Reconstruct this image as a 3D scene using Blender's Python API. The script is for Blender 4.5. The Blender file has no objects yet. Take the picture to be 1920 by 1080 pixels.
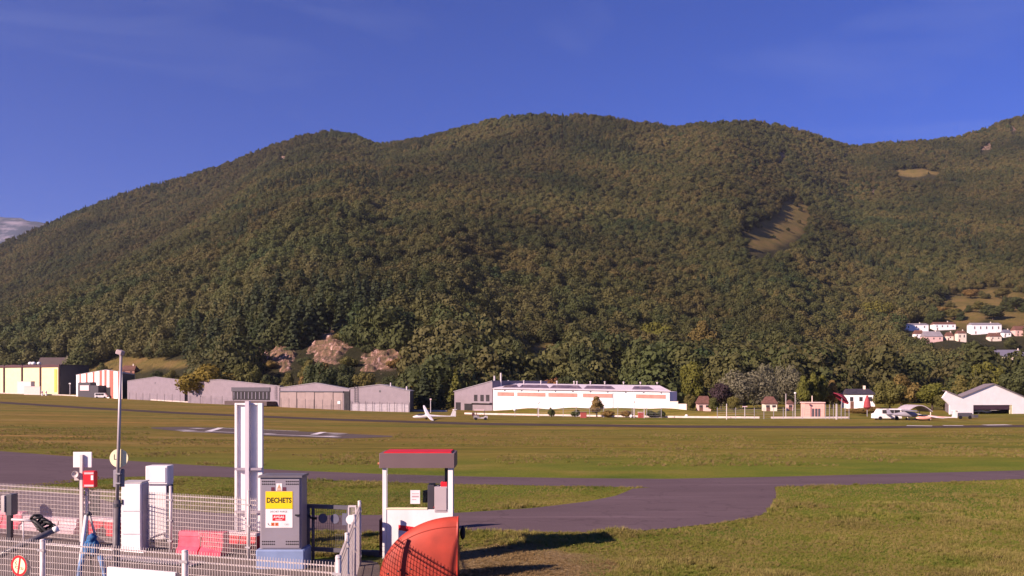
import bpy, math, random
import numpy as np
from mathutils import Vector, Matrix
random.seed(7); rng = np.random.default_rng(11)
S = bpy.context.scene
COL = S.collection
F, PX0, HY, H = 1660.0, 960.0, 728.0, 4.0      # focal length in photo pixels, centre column, horizon row, eye height

# ------------------------------------------------------------------ camera, sky, sun, exposure
cam_d = bpy.data.cameras.new('camera'); cam = bpy.data.objects.new('camera', cam_d); COL.objects.link(cam)
cam.location = (0, 0, H); cam.rotation_euler = (math.radians(90), 0, 0)
cam_d.sensor_width = 36; cam_d.lens = 36*F/1920; cam_d.shift_y = (HY-540)/1920
cam_d.clip_start = 0.2; cam_d.clip_end = 30000
S.camera = cam
SUN_AZ, SUN_EL = math.radians(236), math.radians(27)
W = bpy.data.worlds.new('World'); S.world = W; W.use_nodes = True
wn = W.node_tree.nodes; wl = W.node_tree.links
sky = wn.new('ShaderNodeTexSky'); sky.sky_type = 'NISHITA'; sky.sun_disc = False
sky.sun_elevation = SUN_EL; sky.sun_rotation = SUN_AZ
sky.altitude = 300; sky.air_density = 1.0; sky.dust_density = 0.0; sky.ozone_density = 10.0
bg = wn['Background']; tint = wn.new('ShaderNodeMix'); tint.data_type = 'RGBA'; tint.blend_type = 'MULTIPLY'; tint.inputs['Factor'].default_value = 1
tint.inputs['B'].default_value = (0.44, 0.47, 0.91, 1); wl.new(sky.outputs[0], tint.inputs['A']); 
tcw = wn.new('ShaderNodeTexCoord'); mpw = wn.new('ShaderNodeMapping'); mpw.inputs['Scale'].default_value = (1.2, 1.2, 5.0); mpw.inputs['Rotation'].default_value = (0.1, .12, .3); wl.new(tcw.outputs['Generated'], mpw.inputs[0])
nzw = wn.new('ShaderNodeTexNoise'); nzw.inputs['Scale'].default_value = 2.6; nzw.inputs['Detail'].default_value = 7; nzw.inputs['Distortion'].default_value = .6; wl.new(mpw.outputs[0], nzw.inputs[0])
rpw = wn.new('ShaderNodeMapRange'); rpw.inputs[1].default_value = .50; rpw.inputs[2].default_value = .80; rpw.inputs[4].default_value = .11; wl.new(nzw.outputs[0], rpw.inputs[0])
cir = wn.new('ShaderNodeMix'); cir.data_type = 'RGBA'; cir.inputs['B'].default_value = (5.2, 5.4, 7.2, 1); wl.new(rpw.outputs[0], cir.inputs['Factor']); wl.new(tint.outputs['Result'], cir.inputs['A']); wl.new(cir.outputs['Result'], bg.inputs[0]); bg.inputs[1].default_value = 0.056
sun_d = bpy.data.lights.new('sun', 'SUN'); sun = bpy.data.objects.new('sun', sun_d); COL.objects.link(sun)
sun_d.energy = 4.0; sun_d.angle = math.radians(0.5); sun_d.color = (1.0, 0.76, 0.64)
sv = Vector((math.sin(SUN_AZ)*math.cos(SUN_EL), math.cos(SUN_AZ)*math.cos(SUN_EL), math.sin(SUN_EL)))
sun.rotation_euler = (-sv).to_track_quat('-Z', 'Y').to_euler(); sun.location = sv*50
S.view_settings.view_transform = 'Standard'; S.view_settings.look = 'None'
S.view_settings.gamma = 1; S.view_settings.exposure = 1.3
S.cycles.max_bounces = 6; S.cycles.transparent_max_bounces = 12

# ------------------------------------------------------------------ noise and ground functions
def vnoise(x, y, seed=0):
    xi = np.floor(x).astype(np.int64); yi = np.floor(y).astype(np.int64)
    fx = x-xi; fy = y-yi; fx = fx*fx*(3-2*fx); fy = fy*fy*(3-2*fy)
    def h(a, b):
        n = (a*374761393 + b*668265263 + seed*69069) & 0xffffffff
        n = ((n ^ (n >> 13))*1274126177) & 0xffffffff
        return ((n ^ (n >> 16)) & 0xffff)/65535.0
    return (h(xi, yi)*(1-fx)+h(xi+1, yi)*fx)*(1-fy)+(h(xi, yi+1)*(1-fx)+h(xi+1, yi+1)*fx)*fy
def fbm(x, y, seed=0, o=4):
    t = 0; a = 0.5
    for i in range(o):
        t = t+a*(vnoise(x, y, seed+i)-0.5)*2; x = x*2.03; y = y*2.03; a *= 0.5
    return t
def sp(v, k=6.0):
    return np.where(v > 60, v, k*np.log1p(np.exp(np.minimum(v, 60)/k)))
def sstep(a, b, v):
    t = np.clip((v-a)/(b-a), 0, 1); return t*t*(3-2*t)
def g(x, y):
    x = np.asarray(x, float); y = np.asarray(y, float)
    return 0.016*np.minimum(sp(-x-16), 330)+0.004*np.minimum(sp(x-22), 200)-2.0*sstep(35, 140, y)
def gz(x, y): return float(g(x, y))
def at(px, py, dz=0.0):
    """ground point seen at photo pixel (px, py)"""
    u = (px-PX0)/F; k = (py-HY)/F
    D = np.linspace(5, 900, 4000); f = H-k*D-g(u*D, D)
    i = int(np.argmax(f < 0)) if (f < 0).any() else len(D)-1
    a, b = D[max(i-1, 0)], D[i]
    for _ in range(40):
        m = 0.5*(a+b)
        if H-k*m-gz(u*m, m) > 0: a = m
        else: b = m
    return Vector((u*a, a, gz(u*a, a)+dz))
def P(px, py, D): return Vector(((px-PX0)/F*D, D, H+(HY-py)/F*D))

RIDGE = [(-2200,640),(-900,610),(-400,560),(-150,505),(0,455),(75,424),(150,392),(240,361),(330,334),(430,304),(500,274),(560,254),(620,243),(665,251),(712,271),(760,265),
 (830,248),(880,233),(940,218),(1000,214),(1070,216),(1150,221),(1200,231),(1270,235),(1330,227),(1400,224),(1460,233),(1520,249),(1560,263),(1600,274),(1640,268),(1720,263),
 (1790,256),(1850,238),(1890,223),(1920,217),(2000,192),(2200,150),(2700,190),(4000,300)]
RX = np.array([(p[0]-PX0)/F for p in RIDGE]); RY = np.array([p[1] for p in RIDGE], float)
def prof(u):
    Dr = np.interp(u, [-1.2,-.58,-.3,-.15,0,.25,.386,.45,.58,1.2], [2000,1950,1950,1800,1700,1700,2050,2100,2250,2300])
    D0 = np.interp(u, [-1.2,-.58,-.42,-.3,-.1,.1,.3,.58,1.2], [640,540,430,330,290,300,310,330,340])
    zr = H+(HY-np.interp(u, RX, RY))/F*Dr-8.5
    return D0, Dr, zr
def hill(x, y):
    x = np.asarray(x, float); y = np.asarray(y, float)
    u = x/np.maximum(y, 1.0)
    D0, Dr, zr = prof(u)
    s = (y-D0)/(Dr-D0); sc = np.clip(s, 0, 1)
    base = g(x, np.minimum(y, 400))
    p = np.interp(u, [-.6, -.34, -.28, -.08, 0, .25, .4, .6], [1.3, 1.25, 1.15, 1.15, 1.35, 1.5, 1.6, 1.6])
    z = base*(1-sc)+zr*sc**p
    w = np.clip(sc*6, 0, 1)*np.clip((1-sc)*5, 0, 1)*(1-.9*np.exp(-((u-.305)/.05)**2))
    z = z+w*(42*fbm(x/300+3, y/700, 5, 3)+9*fbm(x/90, y/160, 9))
    # a nearer spur just below the western crest
    band = np.clip((u+.42)/.08, 0, 1)*np.clip((-.14-u)/.04, 0, 1)
    z = z-band*24*np.exp(-((s-.9)/.05)**2)
    over = np.clip(s-1, 0, 1); z = z-over*zr*0.9
    return np.where(s > 0, z, base-0.0)
def hz(x, y): return float(hill(x, y))
def at_hill(px, py, dz=0.0):
    u = (px-PX0)/F; k = (HY-py)/F
    D = np.linspace(150, 2300, 8000); f = hill(u*D, D)-(H+k*D)
    i = int(np.argmax(f > 0)); d = D[i]
    return Vector((u*d, d, hz(u*d, d)+dz))

# ------------------------------------------------------------------ materials
def new_mat(name):
    m = bpy.data.materials.new(name); m.use_nodes = True
    return m, m.node_tree.nodes, m.node_tree.links, m.node_tree.nodes['Principled BSDF']
MATS = {}
def mat(name, c, rough=0.6, var=0.12, scale=3.0, metal=0.0, bump=0.0, bscale=40.0, stretch=(1,1,1), c2=None):
    """painted / weathered surface: base colour broken by two noises"""
    if name in MATS: return MATS[name]
    m, n, l, b = new_mat(name)
    tc = n.new('ShaderNodeTexCoord'); mp = n.new('ShaderNodeMapping'); mp.inputs['Scale'].default_value = stretch
    l.new(tc.outputs['Object'], mp.inputs[0])
    nz = n.new('ShaderNodeTexNoise'); nz.inputs['Scale'].default_value = scale; nz.inputs['Detail'].default_value = 6
    l.new(mp.outputs[0], nz.inputs[0])
    rp = n.new('ShaderNodeValToRGB'); rp.color_ramp.elements[0].position = .3; rp.color_ramp.elements[1].position = .7
    d = c2 if c2 else tuple(v*(1-var*1.6) for v in c); e = tuple(min(1, v*(1+var*.5)) for v in c)
    rp.color_ramp.elements[0].color = (*d, 1); rp.color_ramp.elements[1].color = (*e, 1)
    l.new(nz.outputs[0], rp.inputs[0]); l.new(rp.outputs[0], b.inputs['Base Color'])
    b.inputs['Roughness'].default_value = rough; b.inputs['Metallic'].default_value = metal
    b.inputs['Specular IOR Level'].default_value = 0.35
    if bump:
        nb = n.new('ShaderNodeTexNoise'); nb.inputs['Scale'].default_value = bscale; nb.inputs['Detail'].default_value = 4
        l.new(mp.outputs[0], nb.inputs[0])
        bp = n.new('ShaderNodeBump'); bp.inputs['Strength'].default_value = bump; bp.inputs['Distance'].default_value = .05
        l.new(nb.outputs[0], bp.inputs['Height']); l.new(bp.outputs[0], b.inputs['Normal'])
    MATS[name] = m; return m
def ribbed(name, c, pitch=0.3, axis=0, depth=0.35, rough=.5, var=.08):
    """corrugated metal cladding: ribs run vertically"""
    if name in MATS: return MATS[name]
    m = mat(name, c, rough, var, .6); n = m.node_tree.nodes; l = m.node_tree.links; b = n['Principled BSDF']
    tc = n.new('ShaderNodeTexCoord'); wv = n.new('ShaderNodeTexWave'); wv.bands_direction = 'XYZ'[axis]
    wv.inputs['Scale'].default_value = 2*math.pi/20/pitch; l.new(tc.outputs['Object'], wv.inputs[0])
    bp = n.new('ShaderNodeBump'); bp.inputs['Strength'].default_value = depth; bp.inputs['Distance'].default_value = .04
    l.new(wv.outputs['Fac'], bp.inputs['Height']); l.new(bp.outputs[0], b.inputs['Normal'])
    return m
def foliage(name, cols, patch=60.0, trans=0.28):
    """leaf colours: one random pick per tree, clumps by noise"""
    m, n, l, b = new_mat(name)
    oi = n.new('ShaderNodeObjectInfo'); geo = n.new('ShaderNodeNewGeometry')
    nz = n.new('ShaderNodeTexNoise'); nz.inputs['Scale'].default_value = 1.0/patch; nz.inputs['Detail'].default_value = 3
    l.new(oi.outputs['Location'], nz.inputs['Vector'])
    ad = n.new('ShaderNodeMath'); ad.operation = 'MULTIPLY_ADD'; ad.inputs[1].default_value = .5; 
    sb = n.new('ShaderNodeMath'); sb.operation = 'MULTIPLY_ADD'; sb.inputs[1].default_value = 2.0; sb.inputs[2].default_value = -.75
    l.new(nz.outputs[0], sb.inputs[0]); l.new(oi.outputs['Random'], ad.inputs[0]); l.new(sb.outputs[0], ad.inputs[2])
    rp = n.new('ShaderNodeValToRGB'); cr = rp.color_ramp
    for i, c in enumerate(cols):
        e = cr.elements[0] if i == 0 else (cr.elements[1] if i == 1 else cr.elements.new(.5))
        e.color = (*c, 1)
    for i, e in enumerate(cr.elements): e.position = i/(len(cols)-1)
    l.new(ad.outputs[0], rp.inputs[0])
    n2 = n.new('ShaderNodeTexNoise'); n2.inputs['Scale'].default_value = .45; n2.inputs['Detail'].default_value = 4
    l.new(geo.outputs['Position'], n2.inputs['Vector'])
    hs = n.new('ShaderNodeHueSaturation'); vr = n.new('ShaderNodeMapRange'); vr.inputs[1].default_value = .3; vr.inputs[2].default_value = .7; vr.inputs[3].default_value = .8; vr.inputs[4].default_value = 1.2
    n3 = n.new('ShaderNodeTexNoise'); n3.inputs['Scale'].default_value = .0045; n3.inputs['Detail'].default_value = 5; l.new(oi.outputs['Location'], n3.inputs['Vector'])
    v3 = n.new('ShaderNodeMapRange'); v3.inputs[1].default_value = .36; v3.inputs[2].default_value = .64; v3.inputs[3].default_value = .72; v3.inputs[4].default_value = 1.32; l.new(n3.outputs[0], v3.inputs[0])
    vm = n.new('ShaderNodeMath'); vm.operation = 'MULTIPLY'; l.new(n2.outputs[0], vr.inputs[0]); l.new(vr.outputs[0], vm.inputs[0])
    if patch > 80: l.new(v3.outputs[0], vm.inputs[1])
    else: vm.inputs[1].default_value = 1.0
    l.new(vm.outputs[0], hs.inputs['Value']); l.new(rp.outputs[0], hs.inputs['Color'])
    l.new(hs.outputs[0], b.inputs['Base Color']); b.inputs['Roughness'].default_value = .75; b.inputs['Specular IOR Level'].default_value = .2
    if trans:
        tr = n.new('ShaderNodeBsdfTranslucent'); mx = n.new('ShaderNodeMixShader'); mx.inputs[0].default_value = trans
        l.new(hs.outputs[0], tr.inputs[0]); l.new(b.outputs[0], mx.inputs[1]); l.new(tr.outputs[0], mx.inputs[2])
        l.new(mx.outputs[0], n['Material Output'].inputs[0])
    MATS[name] = m; return m

# ------------------------------------------------------------------ mesh builder
class MB:
    def __init__(s): s.v = []; s.f = []; s.mi = []; s.m = Matrix.Identity(4); s.cur = 0
    def add(s, vs, fs):
        o = len(s.v); s.v += [tuple(s.m @ Vector(p)) for p in vs]
        for f in fs: s.f.append(tuple(i+o for i in f)); s.mi.append(s.cur)
        return s
    def box(s, x0, x1, y0, y1, z0, z1):
        return s.add([(x0,y0,z0),(x1,y0,z0),(x1,y1,z0),(x0,y1,z0),(x0,y0,z1),(x1,y0,z1),(x1,y1,z1),(x0,y1,z1)],
                     [(0,3,2,1),(4,5,6,7),(0,1,5,4),(1,2,6,5),(2,3,7,6),(3,0,4,7)])
    def cbox(s, x0, x1, y0, y1, z0, z1, b=.02):
        """box with bevelled vertical edges and top rim"""
        def ring(x0,x1,y0,y1,z,b): return [(x0+b,y0,z),(x1-b,y0,z),(x1,y0+b,z),(x1,y1-b,z),(x1-b,y1,z),(x0+b,y1,z),(x0,y1-b,z),(x0,y0+b,z)]
        vs = ring(x0,x1,y0,y1,z0,b)+ring(x0,x1,y0,y1,z1-b,b)+ring(x0+b*.6,x1-b*.6,y0+b*.6,y1-b*.6,z1,b)
        fs = [tuple(range(7,-1,-1)), tuple(range(16,24))]
        for k in (0, 8):
            for i in range(8): j = (i+1) % 8; fs.append((k+i,k+j,k+8+j,k+8+i))
        return s.add(vs, fs)
    def tube(s, pts, r, n=8, cap=True):
        pts = [Vector(p) for p in pts]; rs = r if isinstance(r, (list, tuple)) else [r]*len(pts)
        vs = []; 
        for i, p in enumerate(pts):
            d = (pts[min(i+1, len(pts)-1)]-pts[max(i-1, 0)]).normalized()
            a = d.cross(Vector((0,0,1)) if abs(d.z) < .9 else Vector((1,0,0))).normalized(); b = d.cross(a)
            for k in range(n):
                t = 2*math.pi*(k+.5)/n; vs.append(p+rs[i]*(a*math.cos(t)+b*math.sin(t)))
        fs = []
        for i in range(len(pts)-1):
            for k in range(n):
                j = (k+1) % n; fs.append((i*n+k, i*n+j, (i+1)*n+j, (i+1)*n+k))
        if cap: fs += [tuple(range(n-1,-1,-1)), tuple((len(pts)-1)*n+k for k in range(n))]
        return s.add(vs, fs)
    def prism(s, poly, y0, y1):
        """polygon in x,z extruded along y"""
        n = len(poly); vs = [(x,y0,z) for x,z in poly]+[(x,y1,z) for x,z in poly]
        fs = [tuple(range(n)), tuple(range(2*n-1,n-1,-1))]
        for i in range(n): j = (i+1) % n; fs.append((j,i,n+i,n+j))
        return s.add(vs, fs)
    def disc(s, c, r, y0, y1, n=28):
        return s.prism([(c[0]+r*math.cos(2*math.pi*k/n), c[1]+r*math.sin(2*math.pi*k/n)) for k in range(n)], y0, y1)
    def ring(s, c, r0, r1, y, n=28):
        vs = []; fs = []
        for k in range(n):
            t = 2*math.pi*k/n; vs += [(c[0]+r0*math.cos(t), y, c[1]+r0*math.sin(t)), (c[0]+r1*math.cos(t), y, c[1]+r1*math.sin(t))]
        for k in range(n): j = (k+1) % n; fs.append((2*k,2*k+1,2*j+1,2*j))
        return s.add(vs, fs)
    def ball(s, c, r, n=12, m=8, sc=(1,1,1)):
        vs = [];fs = []
        for i in range(m+1):
            ph = math.pi*i/m
            for k in range(n):
                t = 2*math.pi*k/n; vs.append((c[0]+r*sc[0]*math.sin(ph)*math.cos(t), c[1]+r*sc[1]*math.sin(ph)*math.sin(t), c[2]+r*sc[2]*math.cos(ph)))
        for i in range(m):
            for k in range(n):
                j = (k+1) % n; fs.append((i*n+k, (i+1)*n+k, (i+1)*n+j, i*n+j))
        return s.add(vs, fs)
    def lathe(s, prof, c=(0,0,0), n=20):
        vs = [];fs = []
        for r, z in prof:
            for k in range(n):
                t = 2*math.pi*k/n; vs.append((c[0]+r*math.cos(t), c[1]+r*math.sin(t), c[2]+z))
        for i in range(len(prof)-1):
            for k in range(n):
                j = (k+1) % n; fs.append((i*n+k, i*n+j, (i+1)*n+j, (i+1)*n+k))
        return s.add(vs, fs)
    def build(s, name, m, parent=None, smooth=False):
        me = bpy.data.meshes.new(name); me.from_pydata(s.v, [], s.f)
        for q in (m if isinstance(m, (list, tuple)) else [m]): me.materials.append(q)
        me.polygons.foreach_set('material_index', s.mi)
        if smooth: me.polygons.foreach_set('use_smooth', [True]*len(s.f))
        me.update(); o = bpy.data.objects.new(name, me); COL.objects.link(o)
        if parent: o.parent = parent
        return o
def np_mesh(name, V, Fq, m=None, smooth=False):
    me = bpy.data.meshes.new(name); V = np.asarray(V, np.float32); Fq = np.asarray(Fq, np.int32); k = Fq.shape[1]
    me.vertices.add(len(V)); me.vertices.foreach_set('co', V.ravel())
    me.loops.add(Fq.size); me.loops.foreach_set('vertex_index', Fq.ravel())
    me.polygons.add(len(Fq)); me.polygons.foreach_set('loop_start', np.arange(0, Fq.size, k, dtype=np.int32))
    if smooth: me.polygons.foreach_set('use_smooth', np.ones(len(Fq), bool))
    if m: me.materials.append(m)
    me.update(calc_edges=True); me.validate(); return me
def thing(name, label, cat, loc=(0,0,0), rz=0.0, group=None):
    o = bpy.data.objects.new(name, None); COL.objects.link(o); o.location = loc; o.rotation_euler = (0,0,rz)
    o.empty_display_size = .3
    return tag(o, label, cat, group)
def tag(o, label, cat, group=None):
    o['label'] = label; o['category'] = cat
    if group: o['group'] = group
    return o
def kind(o, k): o['kind'] = k; return o
def dup(root, loc, rz=0, label=None, scale=None):
    r = root.copy(); COL.objects.link(r); r.location = loc; r.rotation_euler = (0,0,rz)
    if label: r['label'] = label
    if scale: r.scale = scale
    for ch in list(root.children):
        c = ch.copy(); COL.objects.link(c); c.parent = r
        for q in ch.children: d = q.copy(); COL.objects.link(d); d.parent = c
    return r
def text(body, size, m, parent, loc, name='lettering', align='CENTER', bold=.0, sx=1.0):
    cu = bpy.data.curves.new(name, 'FONT'); cu.body = body; cu.size = size; cu.align_x = align; cu.align_y = 'CENTER'; cu.offset = bold; cu.resolution_u = 3
    t = bpy.data.objects.new(name, cu); COL.objects.link(t); dg = bpy.context.evaluated_depsgraph_get()
    me = bpy.data.meshes.new_from_object(t.evaluated_get(dg)); bpy.data.objects.remove(t)
    me.transform(Matrix.Translation(loc) @ Matrix.Rotation(math.radians(90), 4, 'X') @ Matrix.Diagonal((sx,1,1,1)))
    me.materials.clear(); me.materials.append(m); o = bpy.data.objects.new(name, me); COL.objects.link(o); o.parent = parent; return o

# ------------------------------------------------------------------ the ground
def grid_mesh(xs, ys, zf):
    X, Y = np.meshgrid(xs, ys); Z = zf(X, Y); V = np.stack([X.ravel(), Y.ravel(), Z.ravel()], 1)
    nx, ny = len(xs), len(ys); i = (np.arange(ny-1)[:,None]*nx+np.arange(nx-1)[None]).ravel()
    return V, np.stack([i, i+1, i+nx+1, i+nx], 1)
def grass_ground_mat():
    m, n, l, b = new_mat('field grass')
    geo = n.new('ShaderNodeNewGeometry')
    def noise(sc, st, det=5, rough=.55):
        mp = n.new('ShaderNodeMapping'); mp.inputs['Scale'].default_value = st; mp.inputs['Rotation'].default_value = (0,0,math.radians(7))
        l.new(geo.outputs['Position'], mp.inputs[0]); z = n.new('ShaderNodeTexNoise'); z.inputs['Scale'].default_value = sc; z.inputs['Detail'].default_value = det; z.inputs['Roughness'].default_value = rough
        l.new(mp.outputs[0], z.inputs[0]); return z.outputs[0]
    def ramp(src, stops):
        r = n.new('ShaderNodeValToRGB'); l.new(src, r.inputs[0])
        for i, (p, c) in enumerate(stops):
            e = r.color_ramp.elements[i] if i < 2 else r.color_ramp.elements.new(p)
            e.position = p; e.color = (*c, 1)
        return r.outputs[0]
    def mix(a, b_, fac, mode='MIX'):
        x = n.new('ShaderNodeMix'); x.data_type = 'RGBA'; x.blend_type = mode
        if isinstance(fac, float): x.inputs['Factor'].default_value = fac
        else: l.new(fac, x.inputs['Factor'])
        l.new(a, x.inputs['A']); l.new(b_, x.inputs['B']); return x.outputs['Result']
    streak = noise(.12, (.10, 1.0, 1), 6)
    fine = noise(1.4, (.35, 1, 1), 7, .7)
    base = ramp(streak, [(.30,(0.112,0.116,0.020)),(.45,(0.158,0.131,0.024)),(.56,(0.195,0.142,0.033)),(.70,(0.232,0.170,0.053))])
    det = ramp(fine, [(.3,(.62,.66,.55)),(.5,(1,1,1)),(.72,(1.35,1.28,1.2))])
    st2 = ramp(noise(.5, (.05, 1.0, 1), 6, .6), [(.34,(.60,.66,.52)),(.47,(1,1,1)),(.60,(1.08,1.0,.95)),(.70,(1.7,1.45,1.6))])
    by = n.new('ShaderNodeSeparateXYZ'); l.new(geo.outputs['Position'], by.inputs[0]); bm = n.new('ShaderNodeMapRange'); bm.inputs[1].default_value = 68; bm.inputs[2].default_value = 100; l.new(by.outputs[1], bm.inputs[0])
    band = n.new('ShaderNodeMix'); band.data_type = 'RGBA'; band.blend_type = 'MULTIPLY'; band.inputs['B'].default_value = (.98,.97,1.0,1); l.new(bm.outputs[0], band.inputs['Factor']); l.new(base, band.inputs['A']); base = band.outputs['Result']
    far = mix(mix(base, st2, .9, 'MULTIPLY'), det, .8, 'MULTIPLY')
    patch = noise(.22, (.7, 1, 1), 5)
    near = ramp(patch, [(.3,(0.078,0.105,0.014)),(.48,(0.128,0.143,0.018)),(.58,(0.158,0.147,0.024)),(.72,(0.225,0.173,0.045))])
    f2 = ramp(noise(9, (1, 1, 1), 6, .75), [(.3,(.5,.55,.45)),(.5,(1,1,1)),(.7,(1.4,1.35,1.2))])
    nearc = mix(near, f2, .85, 'MULTIPLY')
    sx = n.new('ShaderNodeSeparateXYZ'); l.new(geo.outputs['Position'], sx.inputs[0])
    mr = n.new('ShaderNodeMapRange'); mr.inputs[1].default_value = 44; mr.inputs[2].default_value = 62; l.new(sx.outputs[1], mr.inputs[0])
    gritty = ramp(noise(.8, (.45, 1, 1), 8, .8), [(.34,(.66,.70,.60)),(.5,(1,1,1)),(.66,(1.32,1.24,1.22))])
    blotch = ramp(noise(.05, (.5, 1, 1), 4), [(.35,(.86,.95,.85)),(.5,(1,1,1)),(.65,(1.16,1.02,1.08))])
    far = mix(mix(far, gritty, .85, 'MULTIPLY'), blotch, .9, 'MULTIPLY')
    col = mix(nearc, far, mr.outputs[0])
    gr = n.new('ShaderNodeMapRange'); gr.inputs[1].default_value = -10; gr.inputs[2].default_value = 25; l.new(sx.outputs[0], gr.inputs[0])
    lush = n.new('ShaderNodeMix'); lush.data_type = 'RGBA'; lush.blend_type = 'MULTIPLY'; lush.inputs['B'].default_value = (.95,1.07,.84,1); l.new(gr.outputs[0], lush.inputs['Factor']); l.new(col, lush.inputs['A']); col = lush.outputs['Result']
    # trodden dry straw patch beside the fuel booth
    vd = n.new('ShaderNodeVectorMath'); vd.operation = 'DISTANCE'; mp = n.new('ShaderNodeMapping'); mp.vector_type = 'TEXTURE'; mp.inputs['Location'].default_value = (-.3, 20.0, 0); mp.inputs['Scale'].default_value = (2.6, 2.4, 50)
    l.new(geo.outputs['Position'], mp.inputs[0]); l.new(mp.outputs[0], vd.inputs[0]); vd.inputs[1].default_value = (0,0,0)
    ad = n.new('ShaderNodeMath'); ad.operation = 'ADD'; sc = n.new('ShaderNodeMath'); sc.operation = 'MULTIPLY'; sc.inputs[1].default_value = 1.2
    l.new(noise(1.1, (1,1,1), 5), sc.inputs[0]); l.new(vd.outputs['Value'], ad.inputs[0]); l.new(sc.outputs[0], ad.inputs[1])
    dm = n.new('ShaderNodeMapRange'); dm.inputs[1].default_value = 1.25; dm.inputs[2].default_value = 1.75; dm.inputs[3].default_value = 1; dm.inputs[4].default_value = 0; l.new(ad.outputs[0], dm.inputs[0])
    straw = ramp(noise(16, (.5, 1.6, 1), 5, .7), [(.32,(.10,.07,.03)),(.5,(.20,.14,.065)),(.68,(.33,.25,.13))])
    col = mix(col, straw, dm.outputs[0])
    l.new(col, b.inputs['Base Color']); b.inputs['Roughness'].default_value = .9; b.inputs['Specular IOR Level'].default_value = .1
    bp = n.new('ShaderNodeBump'); bp.inputs['Strength'].default_value = .7; bp.inputs['Distance'].default_value = .12
    l.new(noise(6, (1,1,1), 6, .7), bp.inputs['Height']); l.new(bp.outputs[0], b.inputs['Normal'])
    return m
GROUND = grass_ground_mat()
xs = np.concatenate([np.arange(-900,-120,12), np.arange(-120,120,2.0), np.arange(120,901,12)])
ys = np.concatenate([np.arange(-80,0,8), np.arange(0,160,1.5), np.arange(160,300,4), np.arange(300,701,12)])
V, Fq = grid_mesh(xs, ys, g)
ground = bpy.data.objects.new('ground', np_mesh('ground', V, Fq, GROUND, True)); COL.objects.link(ground); kind(ground, 'structure')

def strip(top, bot, dz, n=90, across=6):
    """sheet on the ground between two lines given in photo pixels"""
    top = np.array(top, float); bot = np.array(bot, float)
    def res(p):
        d = np.r_[0, np.cumsum(np.hypot(*np.diff(p, axis=0).T))]; t = np.linspace(0, d[-1], n)
        return np.stack([np.interp(t, d, p[:,0]), np.interp(t, d, p[:,1])], 1)
    a, b = res(top), res(bot); V = []
    for i in range(n):
        A, B = at(*a[i]), at(*b[i])
        for k in range(across+1):
            q = A.lerp(B, k/across); V.append((q.x, q.y, gz(q.x, q.y)+dz))
    Fq = [(i*(across+1)+k, (i+1)*(across+1)+k, (i+1)*(across+1)+k+1, i*(across+1)+k+1) for i in range(n-1) for k in range(across)]
    Fq = np.array(Fq)
    # face up
    v = np.array(V); nrm = np.cross(v[Fq[:,1]]-v[Fq[:,0]], v[Fq[:,2]]-v[Fq[:,0]])
    if nrm[:,2].sum() < 0: Fq = Fq[:, ::-1]
    return V, Fq
def sheet(name, top, bot, dz, m, **k):
    V, Fq = strip(top, bot, dz, **k); o = bpy.data.objects.new(name, np_mesh(name, V, Fq, m)); COL.objects.link(o); return kind(o, 'structure')
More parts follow.
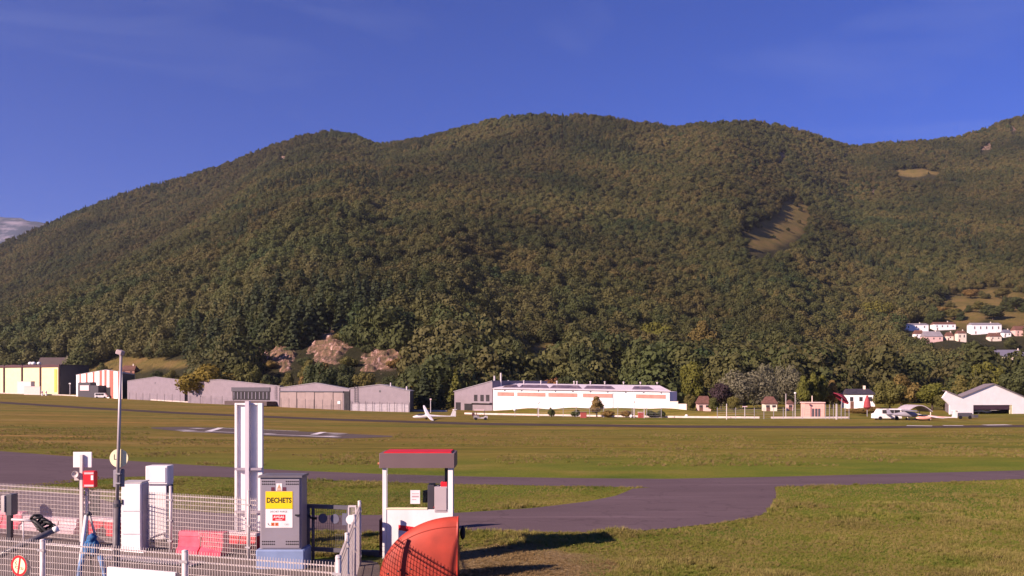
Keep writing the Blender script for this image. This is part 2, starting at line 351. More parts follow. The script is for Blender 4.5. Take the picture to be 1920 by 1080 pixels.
def asphalt_mat(name, c, c2, sc=1.0):
    m, n, l, b = new_mat(name); geo = n.new('ShaderNodeNewGeometry')
    mp = n.new('ShaderNodeMapping'); mp.inputs['Scale'].default_value = (.25,1,1); l.new(geo.outputs['Position'], mp.inputs[0])
    z = n.new('ShaderNodeTexNoise'); z.inputs['Scale'].default_value = .5*sc; z.inputs['Detail'].default_value = 8; z.inputs['Roughness'].default_value = .65; l.new(mp.outputs[0], z.inputs[0])
    z2 = n.new('ShaderNodeTexNoise'); z2.inputs['Scale'].default_value = 25*sc; z2.inputs['Detail'].default_value = 4; l.new(geo.outputs['Position'], z2.inputs[0])
    r = n.new('ShaderNodeValToRGB'); r.color_ramp.elements[0].position = .3; r.color_ramp.elements[1].position = .7; r.color_ramp.elements[0].color = (*c2,1); r.color_ramp.elements[1].color = (*c,1); l.new(z.outputs[0], r.inputs[0])
    r2 = n.new('ShaderNodeMapRange'); r2.inputs[3].default_value = .75; r2.inputs[4].default_value = 1.25; l.new(z2.outputs[0], r2.inputs[0])
    x = n.new('ShaderNodeMix'); x.data_type = 'RGBA'; x.blend_type = 'MULTIPLY'; x.inputs['Factor'].default_value = 1; l.new(r.outputs[0], x.inputs['A']); l.new(r2.outputs[0], x.inputs['B'])
    vo = n.new('ShaderNodeTexVoronoi'); vo.feature = 'DISTANCE_TO_EDGE'; vo.inputs['Scale'].default_value = .22*sc; nw = n.new('ShaderNodeTexNoise'); nw.inputs['Scale'].default_value = .7; nw.inputs['Detail'].default_value = 5; l.new(geo.outputs['Position'], nw.inputs['Vector'])
    va = n.new('ShaderNodeVectorMath'); va.operation = 'ADD'; l.new(geo.outputs['Position'], va.inputs[0]); vs = n.new('ShaderNodeVectorMath'); vs.operation = 'SCALE'; vs.inputs['Scale'].default_value = 2.5; l.new(nw.outputs['Color'], vs.inputs[0]); l.new(vs.outputs[0], va.inputs[1]); l.new(va.outputs[0], vo.inputs['Vector'])
    ck = n.new('ShaderNodeMapRange'); ck.inputs[1].default_value = .002; ck.inputs[2].default_value = .016; ck.inputs[3].default_value = .82; ck.inputs[4].default_value = 1; l.new(vo.outputs['Distance'], ck.inputs[0])
    m3 = n.new('ShaderNodeTexNoise'); m3.inputs['Scale'].default_value = .9; m3.inputs['Detail'].default_value = 4; mq = n.new('ShaderNodeMapping'); mq.inputs['Scale'].default_value = (.06, 1.6, 1); mq.inputs['Rotation'].default_value = (0,0,.12); l.new(geo.outputs['Position'], mq.inputs[0]); l.new(mq.outputs[0], m3.inputs[0])
    wr = n.new('ShaderNodeMapRange'); wr.inputs[1].default_value = .60; wr.inputs[2].default_value = .72; wr.inputs[3].default_value = 1; wr.inputs[4].default_value = 1.32; l.new(m3.outputs[0], wr.inputs[0])
    mm = n.new('ShaderNodeMath'); mm.operation = 'MULTIPLY'; l.new(ck.outputs[0], mm.inputs[0]); l.new(wr.outputs[0], mm.inputs[1])
    x2 = n.new('ShaderNodeMix'); x2.data_type = 'RGBA'; x2.blend_type = 'MULTIPLY'; x2.inputs['Factor'].default_value = 1; l.new(x.outputs['Result'], x2.inputs['A']); l.new(mm.outputs[0], x2.inputs['B'])
    l.new(x2.outputs['Result'], b.inputs['Base Color']); b.inputs['Roughness'].default_value = .9; b.inputs['Specular IOR Level'].default_value = .15
    bp = n.new('ShaderNodeBump'); bp.inputs['Strength'].default_value = .3; bp.inputs['Distance'].default_value = .02; l.new(z2.outputs[0], bp.inputs['Height']); l.new(bp.outputs[0], b.inputs['Normal'])
    return m
ASPH = asphalt_mat('asphalt', (.125,.088,.096), (.095,.066,.072))
RUNW = asphalt_mat('runway surface', (.075,.052,.045), (.05,.036,.030))
PADM = asphalt_mat('pad surface', (.115,.088,.080), (.085,.066,.060))
CONC = asphalt_mat('concrete', (.17,.135,.12), (.10,.08,.07), 1.5)
TAXI_FAR = [(-260,832),(-120,838),(0,846),(120,855),(240,864),(360,872),(540,882),(715,889),(900,894),(1100,897),(1250,898),(1460,894),(1650,889),(1920,882),(2200,872)]
TAXI_NEAR = [(-260,930),(-120,925),(0,918),(120,906),(240,894),(330,892),(540,899),(715,904),(860,908),(1030,911),(1185,914),(1460,913),(1650,908),(1920,898),(2200,887)]
sheet('taxiway', TAXI_FAR, TAXI_NEAR, .006, ASPH)
BR_TOP = [(-120,928),(60,920),(160,930),(235,948),(420,963),(600,967),(715,966),(860,962),(1000,953),(1100,941),(1160,929),(1184,917),(1250,912.0),(1360,912.5),(1452,912.8)]
BR_BOT = [(-120,1000),(60,1005),(200,1004),(420,1002),(600,1000),(715,999),(860,997),(1000,998),(1110,999),(1200,996),(1260,991),(1340,982),(1400,973),(1440,963),(1456,930)]
sheet('apron', BR_TOP, BR_BOT, .012, ASPH)
sheet('runway', [(-150,743),(0,753),(160,763),(320,772),(480,779),(640,785.5),(900,793),(1280,798),(1600,799.5),(1920,797),(2100,795)],
      [(-150,746),(0,756.5),(160,766.5),(320,775.5),(480,782.5),(640,789),(900,797),(1280,802),(1600,803.5),(1920,801),(2100,799)], .02, RUNW)
sheet('paved_pad', [(283,801.5),(340,800.5),(440,803),(600,811),(735,817.5)], [(284,803.5),(322,807.5),(400,812),(520,818.5),(640,822.5),(736,819.5)], .02, PADM)
WLINE = mat('marking white', (.72,.66,.66), .8, .15, 2)
for q in ([(337,806.6),(362,807.6)],[(338,808.2),(392,811)],[(363,803.2),(380,803.9)],[(380,802.3),(402,803.2)],[(392,809.6),(441,811.6)],[(497,813.8),(512,814.4)],[(494,814.6),(569,817.3)],[(569,817.0),(633,820.2)],[(612,817.8),(630,818.6)],[(622,814.2),(640,814.9)],[(630,812.4),(650,813.0)]):
    pass
def mark(a, b, w):
    """a painted line: centre line between two photo pixels, w metres wide"""
    A, B = at(*a), at(*b); d = (B-A); d.z = 0; d.normalize(); nn = Vector((-d.y, d.x, 0))*w/2
    m = MB(); pts = []
    n_ = 6
    for i in range(n_+1):
        q = A.lerp(B, i/n_)
        for sgn in (-1, 1): r = q+nn*sgn; pts.append((r.x, r.y, gz(r.x, r.y)+.05))
    m.add(pts, [(2*i, 2*i+2, 2*i+3, 2*i+1) for i in range(n_)]); return m
mk = MB()
for a, b, w in (((337,807),(362,808),1.6),((340,809.6),(392,811.2),.8),((361,803.6),(380,804.2),1.4),((390,809.6),(414,802.6),.8),((395,809.8),(441,811.6),.7),((410,802.8),(560,809),.5),
                ((494,813.8),(512,814.4),1.4),((494,815),(569,817.6),.7),((569,817.6),(633,820.4),1.0),((612,818.2),(631,819),1.5),((588,815.5),(606,810.8),.8),((618,814.2),(640,814.8),1.5),((600,811.4),(650,813.4),.6)):
    q = mark(a, b, w); o = len(mk.v); mk.v += q.v; mk.f += [tuple(i+o for i in f) for f in q.f]; mk.mi += q.mi
kind(mk.build('pad_marking', WLINE), 'structure')
mk = MB()
for a, b, w in (((1700,798.6),(1748,799.2),1.6),((1768,798.4),(1806,798.6),1.4),((1845,797.6),(1892,797.0),1.8)):
    q = mark(a, b, w); o = len(mk.v); mk.v += q.v; mk.f += [tuple(i+o for i in f) for f in q.f]; mk.mi += q.mi
kind(mk.build('runway_marking', WLINE), 'structure')

# ------------------------------------------------------------------ the wooded hill
CLEAR = [  # px, py, rx, ry, tilt deg, kind   (r = bare rock, m = meadow)
 (1458,432,70,28,-24,'m'),(1485,395,28,18,0,'m'),(1720,324,44,7,0,'m'),(1025,650,36,11,0,'m'),(1005,672,30,10,0,'m'),(1805,582,50,32,0,'m'),(1880,565,70,22,8,'m'),(1900,597,40,16,0,'m'),
 (265,678,75,10,3,'m'),(215,690,60,10,0,'m'),(320,684,45,9,0,'m'),
 (617,650,32,25,0,'r'),(532,668,15,20,0,'r'),(486,668,13,18,0,'r'),(718,676,32,15,10,'r'),(786,645,18,11,0,'r'),
 (1718,614,32,9,0,'h'),(1772,612,26,9,0,'h'),(1850,615,38,10,0,'h'),(1752,632,24,9,0,'h'),(1804,632,14,9,0,'h'),(1900,669,36,12,0,'h'),(1922,622,20,9,0,'h'),(1724,738,26,12,0,'h'),(1125,716,26,10,0,'h'),(1176,720,32,6,0,'h'),(1027,681,14,6,0,'h'),(103,690,40,14,0,'h'),(239,696,14,9,0,'h'),
 (1030,469,11,5,-30,'r'),(1464,290,8,8,0,'r'),(1850,275,15,5,-20,'r'),(1902,243,8,4,0,'r'),(1638,361,6,6,0,'r'),(532,297,8,4,-20,'r')]
def project(x, y, z): return PX0+F*x/y, HY-F*(z-H)/y
def clear_mask(px, py, which, grow=1.0, down=0.0, jx=0, jy=0):
    m = np.zeros(px.shape)
    for cx, cy, rx, ry, ti, k in CLEAR:
        if k not in which: continue
        t = math.radians(ti); dx = px-cx+jx; dy = py-cy+jy
        dy = np.where(dy > 0, np.maximum(dy-down, 0), dy)
        a = dx*math.cos(t)+dy*math.sin(t); b = -dx*math.sin(t)+dy*math.cos(t)
        m = np.maximum(m, np.clip(1.5-1.0*np.hypot(a/(rx*grow), b/(ry*grow))**2, 0, 1))
    return m
us = np.arange(-1.0, 1.0001, .0032)
Ds = np.concatenate([np.arange(270,760,5.0), np.arange(760,1600,8), np.arange(1600,2400,6.5), np.arange(2400,3300,60)])
U, D = np.meshgrid(us, Ds); X = U*D; Y = D; Z = hill(X, Y)
D0g, _, _ = prof(U); Z = np.where(D < D0g+4, Z-1.2, Z)
nx, ny = len(us), len(Ds); i = (np.arange(ny-1)[:,None]*nx+np.arange(nx-1)[None]).ravel()
me = np_mesh('hillside', np.stack([X.ravel(), Y.ravel(), Z.ravel()], 1), np.stack([i, i+1, i+nx+1, i+nx], 1), None, True)
px, py = project(X, Y, Z); jx = 14*fbm(X/14, Y/14, 31); jy = 7*fbm(X/14, Y/20, 32)
ca = me.color_attributes.new('zone', 'FLOAT_COLOR', 'POINT')
zc = np.zeros((nx*ny, 4), np.float32); zc[:,0] = clear_mask(px, py, 'r', 1, 0, jx, jy).ravel(); zc[:,1] = clear_mask(px, py, 'm', 1, 0, jx, jy).ravel(); zc[:,3] = 1
ca.data.foreach_set('color', zc.ravel())
def hill_mat():
    m, n, l, b = new_mat('hillside'); geo = n.new('ShaderNodeNewGeometry'); at_ = n.new('ShaderNodeAttribute'); at_.attribute_name = 'zone'
    sp_ = n.new('ShaderNodeSeparateColor'); l.new(at_.outputs['Color'], sp_.inputs[0])
    def noise(sc, d=6, r=.6):
        z = n.new('ShaderNodeTexNoise'); z.inputs['Scale'].default_value = sc; z.inputs['Detail'].default_value = d; z.inputs['Roughness'].default_value = r; l.new(geo.outputs['Position'], z.inputs[0]); return z.outputs[0]
    def ramp(src, st):
        r = n.new('ShaderNodeValToRGB'); l.new(src, r.inputs[0])
        for i, (p, c) in enumerate(st):
            e = r.color_ramp.elements[i] if i < 2 else r.color_ramp.elements.new(p); e.position = p; e.color = (*c, 1)
        return r.outputs[0]
    def mix(a, b_, f):
        x = n.new('ShaderNodeMix'); x.data_type = 'RGBA'; l.new(f, x.inputs['Factor']); l.new(a, x.inputs['A']); l.new(b_, x.inputs['B']); return x.outputs['Result']
    floor = ramp(noise(.08), [(.3,(.022,.024,.010)),(.7,(.045,.040,.018))])
    mead = ramp(noise(.06), [(.3,(.11,.095,.028)),(.5,(.16,.120,.038)),(.7,(.20,.13,.05))])
    rock = ramp(noise(.45, 8, .75), [(.34,(.09,.050,.034)),(.48,(.22,.125,.095)),(.56,(.34,.24,.20)),(.66,(.62,.52,.47))])
    rg = n.new('ShaderNodeMapRange'); rg.inputs[1].default_value = .42; rg.inputs[2].default_value = .56; l.new(noise(.12, 6, .65), rg.inputs[0])
    mu = n.new('ShaderNodeMath'); mu.operation = 'MULTIPLY'; l.new(rg.outputs[0], mu.inputs[0]); l.new(sp_.outputs[0], mu.inputs[1])
    c = mix(mix(floor, mead, sp_.outputs[1]), rock, mu.outputs[0])
    l.new(c, b.inputs['Base Color']); b.inputs['Roughness'].default_value = .95; b.inputs['Specular IOR Level'].default_value = .1
    bp = n.new('ShaderNodeBump'); bp.inputs['Strength'].default_value = .9; bp.inputs['Distance'].default_value = 2.5; l.new(noise(.4, 8, .7), bp.inputs['Height']); l.new(bp.outputs[0], b.inputs['Normal'])
    return m
me.materials.append(hill_mat()); hs = bpy.data.objects.new('hillside', me); COL.objects.link(hs); kind(hs, 'structure')


# quarried cliff faces low on the hill
def cliff(px_, py_, wpx, hpx, seed):
    """stepped bare rock lying in the slope, its ragged edge running under the soil"""
    q = at_hill(px_, py_); D = q.y; k_ = D/F; q1 = at_hill(px_, py_-hpx*.62); q0 = at_hill(px_, py_+hpx*.62)
    xs_ = np.linspace(-wpx*.75*k_, wpx*.75*k_, 70); ys_ = np.linspace(q0.y-2, q1.y+4, 80); X, Y = np.meshgrid(xs_, ys_); X = X+q.x*Y/D
    zt = hill(X, Y); st = 3.2; ph = zt/st+.7*fbm(X/7, Y/9, seed); fr = ph-np.floor(ph); ter = st*(np.floor(ph)+sstep(.25, .6, fr)-ph)
    r_ = np.hypot((X-q.x*Y/D)/(wpx*.5*k_), (Y-(q0.y+q1.y)/2)/((q1.y-q0.y)*.5)); msk = 1.05-r_+.75*fbm(X/6, Y/8, seed+5, 5)
    Z = zt+ter*np.clip(msk*2, 0, 1)+np.clip(msk, -.8, .5)*2.2+.8*fbm(X/2.2, Y/2.2, seed+9)*np.clip(msk*2, 0, 1)
    n_ = 70; i = (np.arange(79)[:,None]*n_+np.arange(69)[None]).ravel()
    o = bpy.data.objects.new('cliff', np_mesh('cliff', np.stack([X.ravel(), Y.ravel(), Z.ravel()], 1), np.stack([i, i+1, i+n_+1, i+n_], 1), ROCK)); COL.objects.link(o); return kind(o, 'structure')
ROCK, n, l, b = new_mat('quarry rock'); geo = n.new('ShaderNodeNewGeometry')
def rk(sc, st, stops, d=8, r_=.7):
    mp = n.new('ShaderNodeMapping'); mp.inputs['Scale'].default_value = st; l.new(geo.outputs['Position'], mp.inputs[0]); z = n.new('ShaderNodeTexNoise'); z.inputs['Scale'].default_value = sc; z.inputs['Detail'].default_value = d; z.inputs['Roughness'].default_value = r_; l.new(mp.outputs[0], z.inputs[0])
    r = n.new('ShaderNodeValToRGB'); l.new(z.outputs[0], r.inputs[0])
    for i, (p, c) in enumerate(stops):
        e = r.color_ramp.elements[i] if i < 2 else r.color_ramp.elements.new(p); e.position = p; e.color = (*c, 1)
    return r.outputs[0], z.outputs[0]
c_, f_ = rk(.55, (1,.6,.5), [(.38,(.075,.060,.026)),(.48,(.13,.080,.042)),(.56,(.20,.11,.075)),(.62,(.42,.27,.22)),(.70,(.62,.48,.43))])
l.new(c_, b.inputs['Base Color']); b.inputs['Roughness'].default_value = .95
bp = n.new('ShaderNodeBump'); bp.inputs['Strength'].default_value = 1; bp.inputs['Distance'].default_value = 1.2; l.new(f_, bp.inputs['Height']); l.new(bp.outputs[0], b.inputs['Normal'])
for k, q in enumerate(((617,648,78,56),(532,668,40,46),(486,668,34,40),(718,676,80,38),(786,647,46,30))): cliff(*q, 20+k)

# the bare limestone range far behind, distance haze and shade painted into its blues
xs = np.linspace(-5000, -1000, 160); ys = np.linspace(3500, 5000, 60)
XX, YY = np.meshgrid(xs, ys); pxl = PX0+F*XX/YY
t = (YY-3500)/1500
ZZ = np.interp(pxl, [-900,-300,-60,0,40,75,110,160,300], [430,405,398,403,400,413,428,470,560])
ZZ = (H+(HY-ZZ)/F*YY)*np.clip(1-np.abs(t-.6)*1.25, 0, 1)**.8+60*fbm(XX/290, YY/290, 3, 5)*np.clip(1-np.abs(t-.6)*2, .15, 1)
nx, ny = 160, 60; i = (np.arange(ny-1)[:,None]*nx+np.arange(nx-1)[None]).ravel()
m, n, l, b = new_mat('hazed limestone'); geo = n.new('ShaderNodeNewGeometry'); mp = n.new('ShaderNodeMapping'); mp.inputs['Scale'].default_value = (1,1,3.5); l.new(geo.outputs['Position'], mp.inputs[0])
z = n.new('ShaderNodeTexNoise'); z.inputs['Scale'].default_value = .0065; z.inputs['Detail'].default_value = 9; z.inputs['Roughness'].default_value = .65; l.new(mp.outputs[0], z.inputs[0])
r = n.new('ShaderNodeValToRGB'); r.color_ramp.elements[0].position = .46; r.color_ramp.elements[0].color = (.035,.05,.085,1); r.color_ramp.elements[1].position = .58; r.color_ramp.elements[1].color = (.20,.18,.23,1); l.new(z.outputs[0], r.inputs[0]); l.new(r.outputs[0], b.inputs['Base Color']); b.inputs['Roughness'].default_value = 1
mo = bpy.data.objects.new('mountain', np_mesh('mountain', np.stack([XX.ravel(), YY.ravel(), ZZ.ravel()], 1), np.stack([i, i+1, i+nx+1, i+nx], 1), m, True)); COL.objects.link(mo); kind(mo, 'structure')

# ------------------------------------------------------------------ trees
def crown_mesh(name, kindc, nleaf, leaf, seed, m):
    """leaf clumps spread over and inside a lumpy crown of unit height"""
    r = np.random.default_rng(seed); C = []; Nn = []
    if kindc == 'round': lobes = [(0,0,.5,.33)]+[(.24*math.cos(a), .24*math.sin(a), z, q) for a, z, q in [(x*1.05+r.uniform(-.3,.3), r.uniform(.3,.75), r.uniform(.15,.24)) for x in range(6)]]+[(r.uniform(-.1,.1), r.uniform(-.1,.1), .8, .18)]
    elif kindc == 'tall': lobes = [(0,0,.45,.24),(0,0,.68,.2),(.03,.02,.86,.13),(.12,.05,.35,.18),(-.13,.03,.5,.17),(.02,-.14,.4,.18),(.1,.1,.6,.14)]
    elif kindc == 'wide': lobes = [(0,0,.45,.34),(.34,.05,.5,.25),(-.35,-.04,.46,.25),(.15,.3,.45,.23),(-.12,-.32,.5,.24),(.2,-.26,.65,.22),(-.2,.2,.7,.22),(.02,0,.78,.2),(.5,-.1,.32,.14),(-.5,.06,.33,.14)]
    elif kindc == 'poplar': lobes = [(0,0,z, .15*(1-abs(z-.45)*1.1)) for z in (.12,.25,.38,.5,.62,.74,.86,.95)]
    elif kindc == 'willow': lobes = [(0,0,.6,.34),(.3,.1,.55,.24),(-.3,.05,.6,.25),(.05,-.3,.55,.25),(.2,.1,.8,.2),(-.15,-.1,.83,.18),(.36,-.1,.3,.15),(-.38,0,.32,.15),(0,-.4,.3,.15)]
    elif kindc == 'shrub': lobes = [(0,0,.4,.42),(.35,0,.4,.32),(-.35,.1,.38,.32),(.1,.3,.5,.3),(0,-.3,.45,.32),(.15,-.1,.65,.28)]
    if kindc == 'conifer':
        z = 1-np.sqrt(r.uniform(0,1,nleaf)); tier = np.round(z*13)/13; z = .1+.9*(tier*.75+z*.25); a = r.uniform(0,2*np.pi,nleaf); wob = .75+.35*np.sin(a*5+tier*40)
        rad = (1.02-z)*.30*wob*np.sqrt(r.uniform(.15,1,nleaf)); C = np.stack([rad*np.cos(a), rad*np.sin(a), z-rad*.35], 1); Nn = np.stack([np.cos(a), np.sin(a), np.full(nleaf,.5)], 1)
    else:
        vol = np.array([q[3]**2 for q in lobes]); pick = r.choice(len(lobes), nleaf, p=vol/vol.sum()); L = np.array(lobes)[pick]
        d = r.normal(size=(nleaf,3)); d /= np.linalg.norm(d, axis=1)[:,None]
        rr = L[:,3]*(1-.45*r.uniform(0,1,nleaf)**2.2)*(1+.16*np.sin(d[:,0]*9+L[:,2]*30)*np.sin(d[:,2]*8+L[:,0]*20))
        C = L[:,:3]+d*rr[:,None]*np.array([1,1,.85]); Nn = d
        if kindc == 'willow':
            low = r.uniform(0,1,nleaf) < .5; C[low,2] -= r.uniform(0,.22,low.sum())
            C[:,2] = np.maximum(C[:,2], .03)
    nn = Nn/np.linalg.norm(Nn,axis=1)[:,None]+r.normal(size=(nleaf,3))*.28; nn /= np.linalg.norm(nn,axis=1)[:,None]
    t = np.cross(nn, r.normal(size=(nleaf,3))); t /= np.linalg.norm(t,axis=1)[:,None]; b2 = np.cross(nn, t)
    sz = leaf*r.uniform(.55,1.35,nleaf)[:,None]
    w2 = sz*(.75 if kindc != 'willow' else .5); bend = nn*sz*.25
    V = np.stack([C-t*w2-b2*sz*.4, C+t*w2*.4-b2*sz+bend, C+t*w2+b2*sz*.4, C-t*w2*.4+b2*sz-bend], 1).reshape(-1,3)
    return np_mesh(name, V, np.arange(nleaf*4).reshape(-1,4), m)
def trunk_mesh(name, kindc, m, seed):
    r = random.Random(seed); b = MB()
    if kindc in ('conifer', 'poplar'):
        b.tube([(0,0,-.02),(0,0,.4),(.005,0,.93)], [.016,.011,.003], 7)
    elif kindc == 'shrub':
        for k in range(5): a = k*1.25; b.tube([(0,0,-.02),(.12*math.cos(a),.12*math.sin(a),.25),(.26*math.cos(a),.26*math.sin(a),.5)], [.02,.015,.006], 5)
    else:
        b.tube([(0,0,-.03),(.005,.005,.15),(.0,.01,.32),(.02,0,.6)], [.034,.026,.02,.006], 8)
        for k in range(7):
            a = k*2.4+r.random(); z = .16+.05*k; q = .2+.1*r.random()
            b.tube([(0,0,z),(q*.5*math.cos(a), q*.5*math.sin(a), z+.13),(q*math.cos(a), q*math.sin(a), z+.24)], [.014,.010,.004], 5)
    me = bpy.data.meshes.new(name); me.from_pydata(b.v, [], b.f); me.materials.append(m); me.update(); return me
BARK = mat('bark', (.075,.055,.042), .9, .3, 8)
G_DARK = foliage('foliage dark', [(.040,.060,.022),(.054,.070,.024),(.070,.080,.028)])
G_MID = foliage('foliage green', [(0.066,0.084,0.023),(0.101,0.104,0.027),(0.145,0.125,0.034)])
G_OLIVE = foliage('foliage olive', [(0.121,0.104,0.030),(0.176,0.129,0.038),(0.220,0.141,0.046)])
G_AUT = foliage('foliage autumn', [(0.242,0.142,0.042),(0.308,0.162,0.046),(0.264,0.118,0.053)])
G_YEL = foliage('foliage yellow', [(.20,.145,.024),(.22,.16,.026),(.18,.14,.025)])
G_PALE = foliage('foliage pale', [(.150,.145,.085),(.175,.16,.10),(.16,.15,.095)])
G_LIME = foliage('foliage lime', [(0.119,0.111,0.019),(0.140,0.124,0.024),(0.119,0.124,0.022)])
G_WOOD = foliage('woodland', [(.038,.056,.019),(.049,.065,.020),(.060,.070,.022),(.073,.077,.024),(.095,.090,.029),(.125,.100,.034)], 150)
G_LOW = foliage('woodland low', [(.036,.056,.019),(.048,.066,.021),(.062,.074,.023),(.080,.082,.026),(.100,.090,.032)], 90)
G_CON = foliage('conifer', [(0.031,0.042,0.021),(0.040,0.053,0.023),(0.048,0.061,0.023)])
# woodland: one far-off mass, crowns instanced on points over the hill
src = bpy.data.collections.new('woodland crowns')
for k, (kc, nl, lf) in enumerate([('round',3200,.028),('round',3200,.028),('round',3200,.027),('tall',2200,.027),('wide',3000,.029),('conifer',2000,.030),('round',2600,.029),('tall',2200,.027),('wide',3000,.029)]):
    o = bpy.data.objects.new('wood_crown', crown_mesh('wood_crown', kc, nl, lf, 50+k, G_CON if kc == 'conifer' else (G_LOW if k > 5 else G_WOOD))); src.objects.link(o)
pts = []; scl = []; idx = []
stp = 8.8
gx, gy = np.meshgrid(np.arange(-1700,1700,stp), np.arange(285,2500,stp)); gx = gx.ravel()+rng.uniform(-.5,.5,gx.size)*stp*.95; gy = gy.ravel()+rng.uniform(-.5,.5,gy.size)*stp*.95
u = gx/gy; D0g, Drg, _ = prof(u); s = (gy-D0g)/(Drg-D0g)
ok = (np.abs(u) < .74) & (s > .0) & (s < 1.06); gx, gy, s, u = gx[ok], gy[ok], s[ok], u[ok]
zz = hill(gx, gy); px, py = project(gx, gy, zz)
jx = 14*fbm(gx/14, gy/14, 31); jy = 7*fbm(gx/14, gy/20, 32); dn = F*8/gy
cm = np.maximum(clear_mask(px, py-0, 'rh', 1.0, 0, jx, jy), clear_mask(px, py, 'm', 1.0, 0, jx, jy))
cm2 = np.maximum.reduce([clear_mask(px+e*F*np.where(gy < 620, 5, 0)/gy, py-F*q/gy, 'rmh', .9, 0, jx*(e == 0), jy*(e == 0)) for q in (3.5, 7, 10.5, 14, 17) for e in (-1, 0, 1)])
lone = (rng.uniform(0,1,gx.size) < .07) & (clear_mask(px, py, 'm', 1.0) > .35) & (clear_mask(px, py-0, 'rh', 1.3) < .1)
keep = ((cm < .35) & (cm2 < .5)) | lone; lone = lone[keep]; gx, gy, zz, s, px, u = gx[keep], gy[keep], zz[keep], s[keep], px[keep], u[keep]
N = len(gx); big = 10.5+6*vnoise(gx/120, gy/120, 77)+rng.uniform(-3,5.5,N); big *= np.where(s < .12, 1.25, 1)
ki = rng.choice(5, N, p=[.25,.25,.2,.15,.15]); con = (vnoise(gx/90, gy/150, 71) > .80) & (rng.uniform(0,1,N) < .6)
con |= (s > .93) & (px < 330) & (rng.uniform(0,1,N) < .5); ki[con] = 5; big[con] *= 1.15; big *= 1.04-.22*np.clip(s, 0, 1); big[lone] *= rng.uniform(.3,.65,lone.sum())
low = (s < .05+.16*vnoise(gx/70, gy/70, 15)+.10*(u < .05)) & ~con; ki[low] = rng.integers(6, 9, N)[low]
wm = bpy.data.meshes.new('woodland'); wm.vertices.add(N); wm.vertices.foreach_set('co', np.stack([gx,gy,zz-big*.30],1).astype(np.float32).ravel())
def attr(me, nm, ty, v): a = me.attributes.new(nm, ty, 'POINT'); a.data.foreach_set('value' if ty != 'FLOAT_VECTOR' else 'vector', v)
attr(wm, 'size', 'FLOAT', (big*1.22).astype(np.float32)); attr(wm, 'pick', 'INT', ki.astype(np.int32)); attr(wm, 'turn', 'FLOAT', rng.uniform(0,6.28,N).astype(np.float32))
def scatter_group(nm, coll):
    ng = bpy.data.node_groups.new(nm, 'GeometryNodeTree'); ng.interface.new_socket('Geometry', in_out='INPUT', socket_type='NodeSocketGeometry'); ng.interface.new_socket('Geometry', in_out='OUTPUT', socket_type='NodeSocketGeometry')
    n = ng.nodes; l = ng.links; gi = n.new('NodeGroupInput'); go = n.new('NodeGroupOutput'); ip = n.new('GeometryNodeInstanceOnPoints'); ci = n.new('GeometryNodeCollectionInfo')
    ci.inputs[0].default_value = coll; ci.inputs['Separate Children'].default_value = True; ci.inputs['Reset Children'].default_value = True
    ip.inputs['Pick Instance'].default_value = True
    def na(name, ty):
        a = n.new('GeometryNodeInputNamedAttribute'); a.data_type = ty; a.inputs[0].default_value = name; return [o for o in a.outputs if o.enabled and o.name == 'Attribute'][0]
    l.new(gi.outputs[0], ip.inputs['Points']); l.new(ci.outputs[0], ip.inputs['Instance']); l.new(na('pick','INT'), ip.inputs['Instance Index']); l.new(na('size','FLOAT'), ip.inputs['Scale'])
    cx = n.new('ShaderNodeCombineXYZ'); l.new(na('turn','FLOAT'), cx.inputs[2]); l.new(cx.outputs[0], ip.inputs['Rotation']); l.new(ip.outputs[0], go.inputs[0]); return ng
wo = bpy.data.objects.new('woodland', wm); COL.objects.link(wo); wo['kind'] = 'stuff'; wo['label'] = 'dense mixed woodland covering the whole hill behind the airfield'
wo.modifiers.new('scatter', 'NODES').node_group = scatter_group('woodland scatter', src)
print('woodland trees', N)

PROTO = {}
for kc, nl, lf in (('round',3400,.030),('tall',3000,.029),('wide',4200,.030),('conifer',2600,.030),('poplar',2200,.026),('willow',4500,.027),('shrub',1800,.05)):
    PROTO[kc] = [(crown_mesh('crown', kc, nl, lf, 300+v, G_MID), trunk_mesh('trunk', kc, BARK, v)) for v in range(2)]
def tree(name, label, loc, h, w, kc, m, group=None, cat='tree'):
    """w = crown width over height relative to the unit crown"""
    cm_, tm = random.choice(PROTO[kc]); t = thing(name, label, cat, loc, random.uniform(0,6.28), group)
    nat = {'round':.85,'tall':.55,'wide':1.25,'conifer':.6,'poplar':.3,'willow':.95,'shrub':1.3}[kc]
    t.scale = (w/nat, w/nat, h)
    for nm, q in (('trunk', tm), ('crown', cm_)):
        o = bpy.data.objects.new(nm, q); COL.objects.link(o); o.parent = t
        if nm == 'crown': o.material_slots[0].link = 'OBJECT'; o.material_slots[0].material = m
    return t
#@@REST
# ------------------------------------------------------------------ shared paints
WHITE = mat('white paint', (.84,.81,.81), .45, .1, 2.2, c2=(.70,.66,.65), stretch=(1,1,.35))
WHITE2 = mat('white render', (.88,.84,.84), .8, .05, .7)
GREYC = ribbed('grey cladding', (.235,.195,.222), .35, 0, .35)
GREYD = ribbed('shaded cladding', (.062,.058,.072), .35, 1, .3)  # darker copy of the cladding, shade of the side walls painted in
GREYR = mat('grey roof', (.26,.235,.255), .6, .12, .5)
BEIGE = ribbed('beige doors', (.27,.21,.20), .5, 0, .3)
DARK = mat('dark opening', (.022,.02,.024), .8, .2, 1)
GALV = mat('galvanised steel', (.42,.39,.41), .42, .12, 8, .35)
GALVW = mat('white galvanised', (.60,.54,.54), .45, .1, 8, .1)
WIRE = mat('fence wire', (.60,.52,.49), .5, .1, 6)
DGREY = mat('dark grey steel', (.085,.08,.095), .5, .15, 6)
BLACK = mat('black rubber', (.014,.014,.018), .55, .2, 10)
RED = mat('red paint', (.62,.022,.035), .4, .08, 3)
